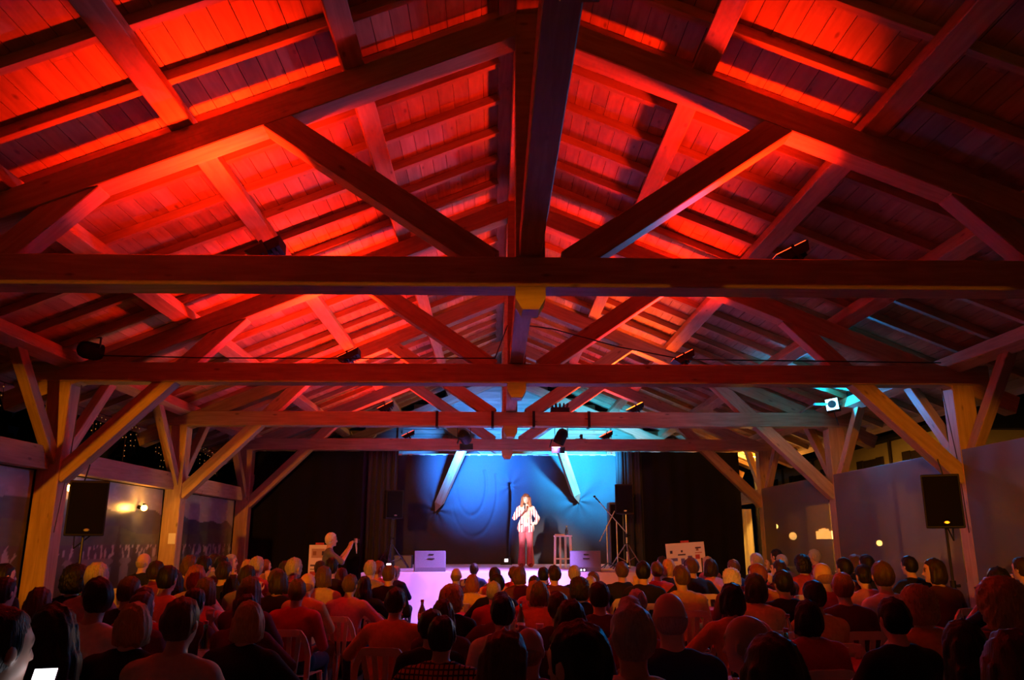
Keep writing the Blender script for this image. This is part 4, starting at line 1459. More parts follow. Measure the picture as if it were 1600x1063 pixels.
# hair, in the head's own frame (y forward, origin between the ears)
def hair_mesh(style, h=0.0115, seed=0):
    sk = [ell((0, -0.006, 0.034), (0.084, 0.101, 0.092), None, 0.03), ell((0, -0.035, -0.01), (0.082, 0.072, 0.085), None, 0.03)]
    amp, fr = 0.006, 38
    if style == 'short':
        keep = lambda P: np.maximum(np.maximum(P[:, 1] - (0.035 + np.maximum(0, P[:, 2] - 0.045) * 1.6), -0.075 - P[:, 2] - np.maximum(0, -P[:, 1]) * 0.12), (np.abs(P[:, 0]) - 0.1))
    elif style == 'balding':
        sk = [ell((0, -0.004, 0.022), (0.0785, 0.0965, 0.092), None, 0.03), ell((0, -0.035, -0.012), (0.076, 0.068, 0.082), None, 0.03)]
        amp = 0.002
        keep = lambda P: np.maximum.reduce([P[:, 2] - 0.012 + 0.35 * np.maximum(0, P[:, 1] + 0.07), P[:, 1] - 0.02, -0.075 - P[:, 2]])
    elif style == 'bob':
        sk += [ell((0, -0.03, -0.06), (0.096, 0.085, 0.085), None, 0.04), cap((-0.075, 0.0, 0.0), (-0.082, 0.01, -0.10), 0.026, 0.026, 0.03), cap((0.075, 0.0, 0.0), (0.082, 0.01, -0.10), 0.026, 0.026, 0.03)]
        keep = lambda P: np.maximum(P[:, 1] - (0.048 + np.maximum(0, P[:, 2] - 0.05) * 1.6), -0.135 - P[:, 2])
        amp = 0.007
    elif style == 'long':
        sk += [ell((0, -0.055, -0.08), (0.098, 0.066, 0.12), None, 0.04), cap((-0.05, -0.075, -0.10), (-0.07, -0.085, -0.25), 0.050, 0.036, 0.04), cap((0.05, -0.075, -0.10), (0.07, -0.085, -0.25), 0.050, 0.036, 0.04), cap((0, -0.08, -0.1), (0, -0.095, -0.27), 0.05, 0.038, 0.04),
               cap((-0.078, 0.0, 0.0), (-0.088, -0.01, -0.16), 0.024, 0.024, 0.03), cap((0.078, 0.0, 0.0), (0.088, -0.01, -0.16), 0.024, 0.024, 0.03)]
        keep = lambda P: np.maximum(P[:, 1] - (0.048 + np.maximum(0, P[:, 2] - 0.05) * 1.6), -0.29 - P[:, 2])
        amp = 0.008
    elif style == 'curly':
        sk = [ell((0, -0.012, 0.032), (0.112, 0.118, 0.108), None, 0.04), ell((0, -0.045, -0.05), (0.112, 0.085, 0.095), None, 0.04)]
        keep = lambda P: np.maximum(P[:, 1] - (0.052 + np.maximum(0, P[:, 2] - 0.055) * 1.4), -0.125 - P[:, 2])
        amp, fr = 0.010, 60
    elif style == 'bun':
        sk += [ell((0, -0.095, 0.075), (0.045, 0.042, 0.042), None, 0.015)]
        keep = lambda P: np.maximum(P[:, 1] - (0.035 + np.maximum(0, P[:, 2] - 0.045) * 1.6), -0.07 - P[:, 2] - np.maximum(0, -P[:, 1]) * 0.1)
    elif style == 'fringe':          # performer: shoulder length, with fringe
        sk += [ell((0, -0.03, -0.06), (0.105, 0.088, 0.09), None, 0.04), cap((-0.085, 0.02, 0.02), (-0.105, 0.03, -0.17), 0.032, 0.034, 0.03), cap((0.085, 0.02, 0.02), (0.105, 0.03, -0.17), 0.032, 0.034, 0.03),
               cap((-0.05, 0.085, 0.065), (0.05, 0.085, 0.065), 0.024, 0.024, 0.03)]
        keep = lambda P: np.maximum(np.maximum(P[:, 1] - 0.115, -0.20 - P[:, 2]), np.minimum(np.minimum(P[:, 1] - 0.045, 0.066 - np.abs(P[:, 0])), 1) * (P[:, 2] < 0.042) * 1.0 + (P[:, 2] >= 0.042) * -1)
        amp = 0.009

    def fn(P):
        d = field(P, sk)
        s = seed * 1.7
        d = d + amp * (np.sin(P[:, 0] * fr * 2.1 + s) * np.sin(P[:, 1] * fr * 1.9 + 1 + s) * np.cos(P[:, 2] * fr * (1.7 if style == 'curly' else 0.6)) + 0.6 * np.sin(P[:, 0] * fr * 4 + P[:, 1] * fr * 3))
        return np.maximum(d, keep(P))
    lo, hi = bounds(sk, 0.05)
    V, Q = surface_nets(fn, lo, hi, h)
    return np_mesh('hair', V, Q, MAT['hair'])


HAIR = {s: [hair_mesh(s, seed=k) for k in range(2)] for s in ('short', 'balding', 'bob', 'long', 'curly', 'bun')}
POSES = [seated(0.0, 0.02, 'table'), seated(0.35, 0.05, 'table'), seated(-0.35, 0.0, 'lap'), seated(0.12, -0.03, 'lap', 1.1), seated(-0.12, 0.07, ('chin', 'table'), 1.0),
         seated(0.75, 0.03, 'wide', 1.08), seated(-0.75, 0.02, 'table', 0.94), seated(0.05, 0.03, ('lap', 'chin'), 0.93), seated(0.0, 0.04, 'wide', 1.16), seated(0.0, 0.03, ('lap', 'phone'))]
CHECK_POSE = seated(0.0, 0.03, 'wide', 1.12, shirt_mat='check')

HC = {'K': ((0.012, 0.010, 0.010), 'black'), 'N': ((0.030, 0.018, 0.012), 'dark brown'), 'B': ((0.10, 0.05, 0.025), 'brown'), 'G': ((0.38, 0.35, 0.33), 'grey'),
      'W': ((0.68, 0.65, 0.62), 'white'), 'Y': ((0.45, 0.29, 0.11), 'blond'), 'R': ((0.24, 0.07, 0.03), 'reddish')}
SC = {'k': ((0.012, 0.012, 0.014), 'black'), 'n': ((0.02, 0.03, 0.09), 'navy'), 'w': ((0.72, 0.68, 0.60), 'white'), 'o': ((0.62, 0.30, 0.10), 'orange'), 'r': ((0.42, 0.05, 0.05), 'red'),
      'p': ((0.60, 0.24, 0.28), 'pink'), 'g': ((0.22, 0.21, 0.22), 'grey'), 'y': ((0.62, 0.48, 0.16), 'yellow'), 'd': ((0.10, 0.03, 0.04), 'maroon'), 'v': ((0.20, 0.14, 0.26), 'mauve'), 'c': ((0.5, 0.42, 0.32), 'beige')}
ST = {'s': 'short', 'd': 'balding', 'b': 'bob', 'l': 'long', 'c': 'curly', 'u': 'bun'}
# crown in the photograph (x, y), head width in pixels, hair style and colour, top
CROWD = '''10 880 22 sK k|12 901 26 sK n|41 901 28 sN d|106 881 28 cK k|168 878 28 sG g|157 901 34 sN w|96 917 36 bB d|226 865 24 dG k|238 883 26 sK o|267 876 20 sN y
235 900 28 sB k|236 917 30 sN r|208 924 36 bB d|86 942 56 lN v|210 940 46 bY k|6 945 50 sK k|298 867 20 bB g|316 868 20 sK k|336 865 14 sN g|348 868 18 sK d
362 866 14 sG w|373 877 20 sN k|388 874 16 bY p|403 869 18 sG r|416 874 13 bR o|394 883 22 sN g|414 891 26 bN k|327 882 26 bR c|286 890 26 lN k|298 902 30 bB p
345 898 24 lK k|376 900 34 lB d|290 918 32 sN d|287 932 44 sB c|384 928 36 bN d|390 938 44 bY k|439 904 30 sB r|450 888 22 sB d|458 876 16 sN k|479 871 20 sG v
491 876 16 sN g|487 884 24 bB c|496 896 24 dR y|526 897 24 sB p|528 871 18 sK k|545 887 18 bB d|568 875 18 sG g|584 876 16 sR p|609 883 20 sB k|619 884 14 sG n
570 900 24 lN k|713 888 17 dN d|741 880 14 sN n|738 897 22 bR y|699 912 30 cY k|650 918 28 sN o|687 936 30 bB d|683 951 32 sN k|691 961 44 sN X|776 888 14 sB g
790 886 16 sN o|779 908 22 sG r|786 924 24 sN d|803 885 15 sB r|797 896 20 sK k|819 885 18 bB d|833 886 16 sK k|854 883 18 sN d|879 883 18 sG n|854 899 18 sN p
822 907 22 bR r|839 908 26 bB o|797 929 34 sK w|891 901 24 cN k|909 893 18 sB v|907 900 18 sG p|922 908 26 sN d|889 924 32 sB d|924 936 44 bN d|966 920 22 sG r
975 930 30 sG r|982 942 50 sG w|1025 927 44 dG n|792 983 50 lB d|842 981 44 dB r|922 968 64 sK n|971 877 18 sB k|1004 876 20 sK k|1026 877 18 sB r|1034 869 13 sN v
1046 873 18 bY k|1063 883 22 sB y|1074 873 15 sN g|1094 871 18 sB k|1105 869 12 sG p|1115 873 20 bN p|1143 874 17 sB n|1142 887 24 cW d|1163 882 18 sN d|1178 864 17 sG k
1182 880 22 sR o|1184 896 32 bN y|1142 910 34 bK o|1212 858 18 sK k|1220 866 14 sG v|1217 875 18 sN d|1219 890 26 sK k|1250 866 19 cK r|1271 858 20 sG r|1285 880 24 dR r
1270 906 30 sN y|1266 937 40 bK r|1114 962 48 dG p|1188 988 64 bN d|1317 871 19 sK d|1334 866 18 bB k|1352 866 19 sK k|1347 882 22 sK p|1312 894 28 sR d|1373 876 28 sB w
1418 868 28 sK k|1457 872 30 bN d|1430 912 40 cY o|1410 933 36 sK k|1528 899 38 cY k|1557 886 30 lK k|1594 870 20 uN c|1502 968 50 lK d|1577 982 58 lB d|1230 905 22 sN r'''
TABLES = [(-3.75, -1.80, 5.55, 6.25), (-3.9, -1.9, 8.0, 8.7), (-3.8, -1.65, 10.35, 11.05), (-3.5, -1.6, 12.9, 13.6), (-0.75, 1.15, 7.35, 8.05), (-0.6, 1.4, 9.75, 10.45), (-0.5, 1.5, 12.2, 12.9),
          (2.1, 4.15, 5.70, 6.40), (2.35, 4.6, 8.35, 9.05), (2.2, 4.2, 10.6, 11.3), (4.85, 5.9, 8.4, 9.1), (2.3, 4.3, 13.0, 13.7), (-5.7, -4.35, 6.3, 7.0), (-5.7, -4.4, 8.75, 9.4), (0.2, 1.9, 4.95, 5.55)]
rows = [e.split() for e in CROWD.replace('\n', '|').split('|')]
crowd = []
for e in rows:
    px, py, wpx = float(e[0]), float(e[1]), float(e[2])
    r = ray(px, py)
    hw = 0.185 if e[3][0] in 'blc' else 0.165
    Y = hw * FPX / wpx / 1.03
    k = r.z / r.y
    if k < -1e-3:
        ylo, yhi = (1.42 - EYE) / k, (1.17 - EYE) / k
        Y = min(max(Y, ylo), yhi)
    Y = min(Y, 15.4)
    crowd.append(dict(px=px, py=py, Y=Y, k=k, hair=e[3], top=e[4], ray=r))
# spread people so that bodies keep clear of each other and of the table tops (moving along the line of sight)
KX = np.array([c['ray'].x / c['ray'].y for c in crowd])
KZ = np.array([c['k'] for c in crowd])
Y0 = np.array([c['Y'] for c in crowd])
YY = Y0.copy()
ylo = np.where(KZ < -1e-3, (1.47 - EYE) / np.minimum(KZ, -1e-3), 2.6)
yhi = np.where(KZ < -1e-3, (1.08 - EYE) / np.minimum(KZ, -1e-3), 15.4)
yhi = np.minimum(yhi, np.minimum(15.3, np.where(KX > 0, 5.95 / np.maximum(KX, 1e-3), 5.3 / np.maximum(-KX, 1e-3))))
ylo = np.minimum(np.maximum(ylo, 2.6), yhi)
POLES = [(-5.1, 10.2), (5.75, 10.2)]
nP = len(crowd)
XO = np.zeros(nP)
for it in range(500):
    X = KX * YY + XO
    dx = X[:, None] - X[None, :]
    dy = YY[:, None] - YY[None, :] + 1e-4 * (np.arange(nP)[:, None] - np.arange(nP)[None, :])
    need = np.where(np.abs(dx) < 0.46, 0.86, 0.0)
    push = np.clip(need - np.abs(dy), 0, None) * np.sign(dy)
    f = 0.12 * push.sum(1)
    for x0, x1, y0, y1 in TABLES:
        m = (X > x0 - 0.22) & (X < x1 + 0.22) & (YY > y0 - 0.20) & (YY < y1 + 0.34)
        up, dn = y1 + 0.34 - YY, YY - (y0 - 0.20)
        f += np.where(m, 0.35 * np.where(up < dn, up, -dn), 0)
    for qx, qy in POLES:
        m = (np.abs(X - qx) < 0.6) & (np.abs(YY - qy) < 0.75)
        f += np.where(m, 0.3 * (0.75 - np.abs(YY - qy)) * np.sign(YY - qy), 0)
    near = (np.abs(dx) < 0.46) & (np.abs(dy) < 0.70) & ~np.eye(nP, dtype=bool)
    XO = np.clip(XO + 0.05 * (np.where(near, (0.46 - np.abs(dx)) * np.sign(dx + 1e-6), 0)).sum(1) - 0.01 * XO, -0.16, 0.16)
    YY = np.clip(YY + np.clip(f, -0.3, 0.3) + 0.004 * (Y0 - YY), ylo, yhi)
for c, y, xo in zip(crowd, YY, XO):
    c['Y'] = float(y)
    c['xo'] = float(xo) if -5.2 < c['ray'].x / c['ray'].y * y < 5.6 else 0.0


# chairs: moulded plastic garden chair with a slatted fan back (facing +Y)
def chair_meshes():
    out = {}
    out['seat'] = cloth_grid(8, 8, lambda u, v: ((u - 0.5) * (0.42 + 0.05 * v), -0.20 + 0.44 * v, 0.445 - 0.012 * math.sin(u * math.pi) * math.sin(v * math.pi) - (0.03 * max(0, v - 0.85) / 0.15)))
    bm = bmesh.new()
    n = 14
    pts = []
    for i in range(n + 1):
        a = math.pi * i / n
        pts.append(Vector((-0.235 * math.cos(a) if 0 < i < n else (-0.22 if i == 0 else 0.22), -0.215 - 0.085 * (0.35 + 0.65 * math.sin(a)), 0.45 + 0.40 * min(1.0, math.sin(a) * 1.25) ** 0.6 if 0 < i < n else 0.45)))
    for p0, p1 in zip(pts[:-1], pts[1:]):
        d = p1 - p0
        x = d.normalized(); y = Vector((0, 1, 0)); y = (y - x * y.dot(x)).normalized(); z = x.cross(y)
        M = Matrix(((x.x, y.x, z.x, 0), (x.y, y.y, z.y, 0), (x.z, y.z, z.z, 0), (0, 0, 0, 1)))
        add_box(bm, (0, 0, 0), (d.length + 0.014, 0.022, 0.05), T(*((p0 + p1) / 2)) @ M)
    add_box(bm, (0, -0.295, 0.835), (0.30, 0.02, 0.05))
    out['back_frame'] = bm_mesh(bm, 'back_frame')
    out['slats'] = []
    for k in range(4):
        u = (k - 1.5) / 1.5
        bm = bmesh.new()
        p0, p1 = Vector((0.09 * u, -0.225, 0.45)), Vector((0.145 * u, -0.295, 0.83))
        d = p1 - p0
        x = d.normalized(); y = Vector((0, 1, 0)); y = (y - x * y.dot(x)).normalized(); z = x.cross(y)
        M = Matrix(((x.x, y.x, z.x, 0), (x.y, y.y, z.y, 0), (x.z, y.z, z.z, 0), (0, 0, 0, 1)))
        add_box(bm, (0, 0, 0), (d.length, 0.012, 0.045), T(*((p0 + p1) / 2)) @ M)
        out['slats'].append(bm_mesh(bm, 'slat'))
    out['legs'] = []
    for sx in (-1, 1):
        for y0, y1 in ((0.20, 0.25), (-0.19, -0.27)):
            bm = bmesh.new(); add_cyl(bm, (sx * 0.20, y0, 0.44), (sx * 0.235, y1, 0.0), 0.028, 0.02, 8)
            out['legs'].append(bm_mesh(bm, 'leg'))
    bm = bmesh.new()
    for sx in (-1, 1):
        add_tube(bm, [(sx * 0.235, -0.25, 0.64), (sx * 0.25, 0.05, 0.65), (sx * 0.245, 0.17, 0.63), (sx * 0.215, 0.20, 0.45)], 0.016, 8)
    out['armrests'] = bm_mesh(bm, 'armrests')
    for v in out.values():
        for m in (v if isinstance(v, list) else [v]):
            m.materials.append(MAT['chair'])
    # joined copy for the far rows
    bm = bmesh.new()
    for m in [out['seat'], out['back_frame']] + out['slats'] + out['legs']:
        bm.from_mesh(m)
    out['one'] = bm_mesh(bm, 'chair'); out['one'].materials.append(MAT['chair'])
    return out


CH = chair_meshes()


def make_chair(x, y, rz, sc, near, label, group):
    M = T(x, y, 0) @ Matrix.Rotation(rz, 4, 'Z') @ Matrix.Diagonal((sc, sc, sc, 1))
    if not near:
        return tag(put('garden_chair', CH['one'], M), label, 'chair', group)
    t = put('garden_chair', None, M)
    t.empty_display_size = 0.1
    tag(t, label, 'chair', group)
    put('seat', CH['seat'], M, t)
    bk = put('backrest', CH['back_frame'], M, t)
    for m in CH['slats']:
        put('slat', m, M, bk)
    for m in CH['legs']:
        put('leg', m, M, t)
    return t


def zone(x, y):
    lat = 'by mural wall' if x < -3.6 else ('by milky tarpaulins' if x > 3.9 else ('middle block' if -1.2 < x < 1.9 else ('beside the aisle' if x < 0 else 'plain side block')))
    dep = 'stage end' if y > 12.3 else ('front middle rows' if y > 9.7 else ('middle rows' if y > 7.6 else 'back rows'))
    return lat, dep


STW = {'short': 'short %s hair', 'balding': 'balding %s head', 'bob': '%s bobbed hair', 'long': 'long %s hair', 'curly': 'curly %s hair', 'bun': '%s hair in a bun'}


def make_person(i, c):
    x = c['ray'].x / c['ray'].y * c['Y'] + c['xo']
    y = c['Y']
    ztop = EYE + c['k'] * y
    style, (hcol, hname) = ST[c['hair'][0]], HC[c['hair'][1]]
    if c['top'] == 'X':
        pose, scol, sname = CHECK_POSE, (0.50, 0.20, 0.10), 'checked'
    else:
        scol, sname = SC[c['top']]
        pose = POSES[int(rng.randint(0, 9))] if i % 3 else POSES[[0, 2, 3, 4, 7, 8][int(rng.randint(0, 6))]]
    if i == 46:
        pose = POSES[9]
    htop = pose['head'][2] + (0.128 if style not in ('balding',) else 0.112)
    if style == 'curly':
        htop += 0.012
    sc = ztop / htop
    rz = rng.uniform(-0.12, 0.12) + (-0.5 * (x - 0.5) / 6.0) * -0.6
    rz = rng.uniform(-0.1, 0.1) + math.atan2(x - 0.6, 19.0 - y) * 0.8
    # keep the crown on its line of sight although the head sits a little forward of the seat
    hy = pose['head'][1] * sc
    M = T(x + math.sin(rz) * hy, y - math.cos(rz) * hy, 0) @ Matrix.Rotation(rz, 4, 'Z') @ Matrix.Diagonal((sc, sc, sc, 1))
    tone = rng.uniform(0.75, 1.1)
    lat, dep = zone(x, y)
    o = put('person', pose['body'], M, None, None, (tone, tone * 0.97, tone * 0.95))
    desc = '%s, %s top, %s, %s' % (STW[style] % hname, sname, lat, dep)
    tag(o, 'spectator, ' + desc, 'person', 'audience seated at the tables')
    SEATED.append((o, x, y, sname))
    put('shirt', pose['shirt'], M, o, None, scol)
    tc = [(0.02, 0.025, 0.05), (0.03, 0.03, 0.03), (0.12, 0.09, 0.06), (0.05, 0.06, 0.1)][i % 4]
    put('trousers', pose['trousers'], M, o, None, tc)
    for sm in pose['shoes']:
        put('shoe', sm, M, o, None, (0.03, 0.025, 0.02))
    Mh = M @ T(*pose['head']) @ Matrix.Rotation(pose['hyaw'], 4, 'Z')
    if style == 'balding':
        hcol = tuple(0.6 * h_ + 0.4 * k_ for h_, k_ in zip(hcol, (0.45, 0.28, 0.2)))
    put('hair', HAIR[style][i % 2], Mh, o, None, hcol)
    make_chair(x + math.sin(rz) * hy, y - math.cos(rz) * hy, rz, sc, y < 8.5, ('cream chair under spectator, ' + desc).replace('hair in a bun', 'bun'), 'chairs under the audience')
    if i == 46:
        ph = M @ Vector((0.13, 0.43, 1.15))
        return o, ph
    return o, None


phones = []
SEATED = []
for i, c in enumerate(crowd):
    o, ph = make_person(i, c)
    if ph is not None:
        phones.append(ph)

# look-alikes in one block are told apart by a neighbour's top
seen = {}
for e in SEATED:
    seen.setdefault(e[0]['label'], []).append(e)
for lab, es in seen.items():
    if len(es) > 1:
        for o, x, y, sn in es:
            nb = sorted((math.hypot(x - q[1], y - q[2]), q[3]) for q in SEATED if q[0] is not o and q[3] != sn)
            taken = {q[0]['label'] for q in SEATED if q[0] is not o}
            for _, other in nb:
                if lab + ', near %s top' % other not in taken:
                    o['label'] = lab + ', near %s top' % other
                    break

# tables under red paper cloths
TN = ['long table under a red paper cloth, %s, %s' % zone((a + b) / 2, (c_ + d_) / 2) for a, b, c_, d_ in TABLES]
for (x0, x1, y0, y1), lab in zip(TABLES, TN):
    xc, yc = (x0 + x1) / 2, (y0 + y1) / 2
    t = thing('trestle_table', (xc, yc, 0), lab.replace('long table under a red paper cloth', 'trestle table with steel legs'), 'table', 'trestle tables')
    bm = bmesh.new(); add_box(bm, (xc, yc, 0.725), (x1 - x0, y1 - y0, 0.03), bevel=0.004)
    put('tabletop', bm_mesh(bm, 'tabletop'), I4(), t, MAT['beam'])
    for sx in (x0 + 0.12, x1 - 0.12):
        for sy in (y0 + 0.08, y1 - 0.08):
            bm = bmesh.new(); add_cyl(bm, (sx, sy, 0), (sx, sy, 0.71), 0.016, None, 8)
            put('leg', bm_mesh(bm, 'leg'), I4(), t, MAT['steel'])
    # cloth: top sheet with a hanging border
    def fn(u, v, x0=x0, x1=x1, y0=y0, y1=y1):
        e = 0.03
        a, b = (u - 0.5) * 2, (v - 0.5) * 2
        hw_, hd_ = (x1 - x0) / 2 + 0.008, (y1 - y0) / 2 + 0.008
        ox = max(0, abs(a) * 1.18 - 1) / 0.18
        oy = max(0, abs(b) * 1.5 - 1) / 0.5
        xx = math.copysign(min(abs(a) * 1.18, 1) * hw_ + 0.025 * ox * (1 + math.sin(v * 20)), a)
        yy = math.copysign(min(abs(b) * 1.5, 1) * hd_ + 0.025 * oy * (1 + math.sin(u * 30)), b)
        return ((x0 + x1) / 2 + xx, (y0 + y1) / 2 + yy, 0.744 - 0.24 * max(ox, oy))
    tag(put('tablecloth', cloth_grid(44, 30, fn), I4(), None, MAT['cloth_red']), lab.replace('long table under a red paper cloth', 'red paper tablecloth with hanging edges'), 'tablecloth', 'red paper tablecloths')


# table ware
def bottle_mesh(kind):
    bm = bmesh.new()
    if kind == 'wine':
        add_lathe(bm, [(0.036, 0), (0.037, 0.01), (0.037, 0.18), (0.014, 0.235), (0.0135, 0.30), (0.015, 0.302), (0.015, 0.312)])
    elif kind == 'water':
        add_lathe(bm, [(0.036, 0), (0.040, 0.01), (0.040, 0.11), (0.037, 0.13), (0.040, 0.15), (0.040, 0.2), (0.014, 0.27), (0.014, 0.30)])
    elif kind == 'carafe':
        add_lathe(bm, [(0.050, 0), (0.056, 0.02), (0.050, 0.10), (0.022, 0.18), (0.020, 0.24), (0.028, 0.26)])
    elif kind == 'glass':
        add_lathe(bm, [(0.026, 0), (0.028, 0.006), (0.033, 0.09), (0.031, 0.09), (0.027, 0.01), (0.0001, 0.01)])
    elif kind == 'stem':
        add_lathe(bm, [(0.032, 0), (0.030, 0.004), (0.005, 0.01), (0.005, 0.075), (0.030, 0.10), (0.036, 0.135), (0.031, 0.165), (0.029, 0.165), (0.034, 0.135), (0.028, 0.103), (0.0001, 0.085)])
    else:
        add_lathe(bm, [(0.024, 0), (0.036, 0.10), (0.0375, 0.10), (0.0375, 0.104), (0.0345, 0.104), (0.023, 0.004), (0.0001, 0.004)])
    m = bm_mesh(bm, kind, True)
    m.materials.append({'wine': MAT['green_glass'], 'cup': MAT['cup']}.get(kind, MAT['glass']))
    return m


WARE = {k: bottle_mesh(k) for k in ('wine', 'water', 'carafe', 'glass', 'stem', 'cup')}
bm = bmesh.new(); add_lathe(bm, [(0.0378, 0.05), (0.0378, 0.13)]); LABEL = bm_mesh(bm, 'label', True); LABEL.materials.append(MAT['paper'])
bm = bmesh.new(); add_lathe(bm, [(0.0405, 0.15), (0.0405, 0.19)]); LABEL2 = bm_mesh(bm, 'label', True); LABEL2.materials.append(MAT['paper'])
bm = bmesh.new(); add_lathe(bm, [(0.016, 0.296), (0.016, 0.318), (0.0001, 0.318)]); CAPM = bm_mesh(bm, 'cap'); CAPM.materials.append(MAT['cloth_red'])
WNAME = {'wine': ('wine_bottle', 'green wine bottle with a paper label', 'bottle'), 'water': ('water_bottle', 'clear plastic water bottle', 'bottle'), 'carafe': ('carafe', 'clear glass carafe', 'carafe'),
         'glass': ('tumbler', 'clear glass tumbler', 'glass'), 'stem': ('wine_glass', 'stemmed wine glass', 'glass'), 'cup': ('plastic_cup', 'white plastic cup', 'cup')}


def ware(kind, x, y, place):
    nm, lab, cat = WNAME[kind]
    M = T(x, y, 0.747)
    if kind in ('wine', 'water'):
        t = thing(nm, (x, y, 0.747), lab + ' on red cloth, ' + place, cat, 'table ware')
        put('body', WARE[kind], M, t)
        put('label', LABEL if kind == 'wine' else LABEL2, M, t)
        put('cap', CAPM, M, t)
    else:
        tag(put(nm, WARE[kind], M), lab + ' on red cloth, ' + place, cat, 'table ware')


for ti, (x0, x1, y0, y1) in enumerate(TABLES):
    place = '%s, %s' % zone((x0 + x1) / 2, (y0 + y1) / 2)
    n = 7 if y0 < 9.5 else 4
    kinds = ['water', 'cup', 'glass', 'wine', 'cup', 'stem', 'carafe'] if ti in (4, 7, 8) else ['cup', 'glass', 'water', 'cup', 'stem', 'glass', 'wine']
    for k in range(n):
        xx = x0 + (x1 - x0) * (k + 0.5) / n + rng.uniform(-0.06, 0.06)
        yy = (y0 + y1) / 2 + rng.uniform(-0.22, 0.22)
        ware(kinds[k % len(kinds)], xx, yy, place)
for px, py, k in ((1397, 1040, 'carafe'), (1424, 1034, 'cup'), (844, 979, 'water'), (448, 988, 'cup'), (731, 1000, 'cup')):
    r = ray(px, py)
    yy = (0.747 - EYE) / r.z * r.y
    xx = r.x / r.y * yy
    for (x0, x1, y0, y1) in TABLES:
        if x0 + .05 < xx < x1 - .05 and y0 + .05 < yy < y1 - .05:
            ware(k, xx, yy, '%s, %s' % zone(xx, yy))


# lit phones
def phone(loc, rz, label, tilt=0.0):
    t = thing('phone', loc, label, 'phone')
    M = T(*loc) @ Matrix.Rotation(rz, 4, 'Z') @ Matrix.Rotation(tilt, 4, 'X')
    bm = bmesh.new(); add_box(bm, (0, 0, 0), (0.074, 0.009, 0.15), bevel=0.003)
    put('case', bm_mesh(bm, 'case'), M, t, MAT['black_gloss'])
    bm = bmesh.new(); add_box(bm, (0, -0.0052, 0), (0.066, 0.002, 0.138))
    put('screen', bm_mesh(bm, 'screen'), M, t, MAT['phone_screen'])


for ph in phones:
    phone(ph + Vector((0.0, 0.0, 0.05)), 0.0, 'raised phone with a glowing white screen filming the show')
q = at_y(64, 1074, 2.75)
phone(q, 0.3, 'glowing phone held low in the back rows by the mural wall', -0.9)


# ------------------------------------------------------------------ performer and photographer (standing)
def standing(arms, head_yaw, h, long_sleeve, shirt_mat, flare=False, wide=1.0, jacket=False, hpitch=0.0):
    w = wide
    torso = [ell((0, 0, 0.93), (0.160 * w, 0.115, 0.11), None, 0.05), ell((0, 0, 1.09), (0.130 * w, 0.098, 0.14), None, 0.05), ell((0, 0, 1.26), (0.152 * w, 0.105, 0.14), None, 0.05),
             cap((-0.125 * w, -0.005, 1.375), (0.125 * w, -0.005, 1.375), 0.055, 0.055, 0.05), cap((-0.06, 0, 1.41), (0.06, 0, 1.41), 0.046, 0.046, 0.04)]
    U, Fa, H, Lg, Ft = [], [], [], [], []
    for s in (-1, 1):
        el, wr, d, palm = arms[0 if s < 0 else 1]
        U.append(cap((s * 0.165 * w, -0.005, 1.365), el, 0.050, 0.040, 0.035))
        Fa.append(cap(el, wr, 0.039, 0.027, 0.02))
        H += hand_prims(wr, d, -s, r=0.0095, curl=1.1, palm=palm)
        kn, an = (s * 0.095, 0.015, 0.50), (s * 0.105, 0, 0.09)
        Lg += [cap((s * 0.085, 0, 0.88), kn, 0.086, 0.060, 0.03), cap(kn, an, 0.058, 0.085 if flare else 0.045, 0.02)]
        Ft.append(cap((s * 0.105, -0.01, 0.05), (s * 0.12, 0.15, 0.036), 0.044, 0.034, 0.03))
    parts = dict(torso=torso, neck=(0, 0, 1.42), uarm=U, farm=Fa, hand=H, leg=Lg, foot=Ft, pelvis=[torso[0]])
    return figure((0, 0.025, 1.60), parts, h, hyaw=head_yaw, hpitch=hpitch, long_sleeve=long_sleeve, shirt_mat=shirt_mat)


pf = standing([((-0.285, 0.02, 1.13), (-0.235, 0.19, 1.02), (0.6, 0.6, -0.1), (0.3, 0, -1)), ((0.275, 0.06, 1.14), (0.085, 0.19, 1.30), (-0.55, 0.25, 0.8), (0, -1, 0.2))], 0.0, 0.0095, False, 'shirt', flare=True, wide=0.97)
PB = at_y(822, 886, 19.6)
scp = (at_y(823, 771, 19.6).z - SZ) / 1.735
MP = T(PB.x, 19.6, SZ) @ Matrix.Rotation(math.pi, 4, 'Z') @ Matrix.Diagonal((scp, scp, scp, 1))
o = put('person', pf['body'], MP, None, None, (1.15, 1.1, 1.08))
tag(o, 'performer with auburn hair in a striped blazer and flared rose trousers singing on stage', 'person')
put('blouse', pf['shirt'], MP, o, None, (0.55, 0.30, 0.22))
put('trousers', pf['trousers'], MP, o, None, (0.42, 0.10, 0.12))
for sm in pf['shoes']:
    put('shoe', sm, MP, o, None, (0.2, 0.05, 0.06))
put('hair', hair_mesh('fringe', 0.009), MP @ T(*pf['head']), o, None, (0.20, 0.075, 0.03))
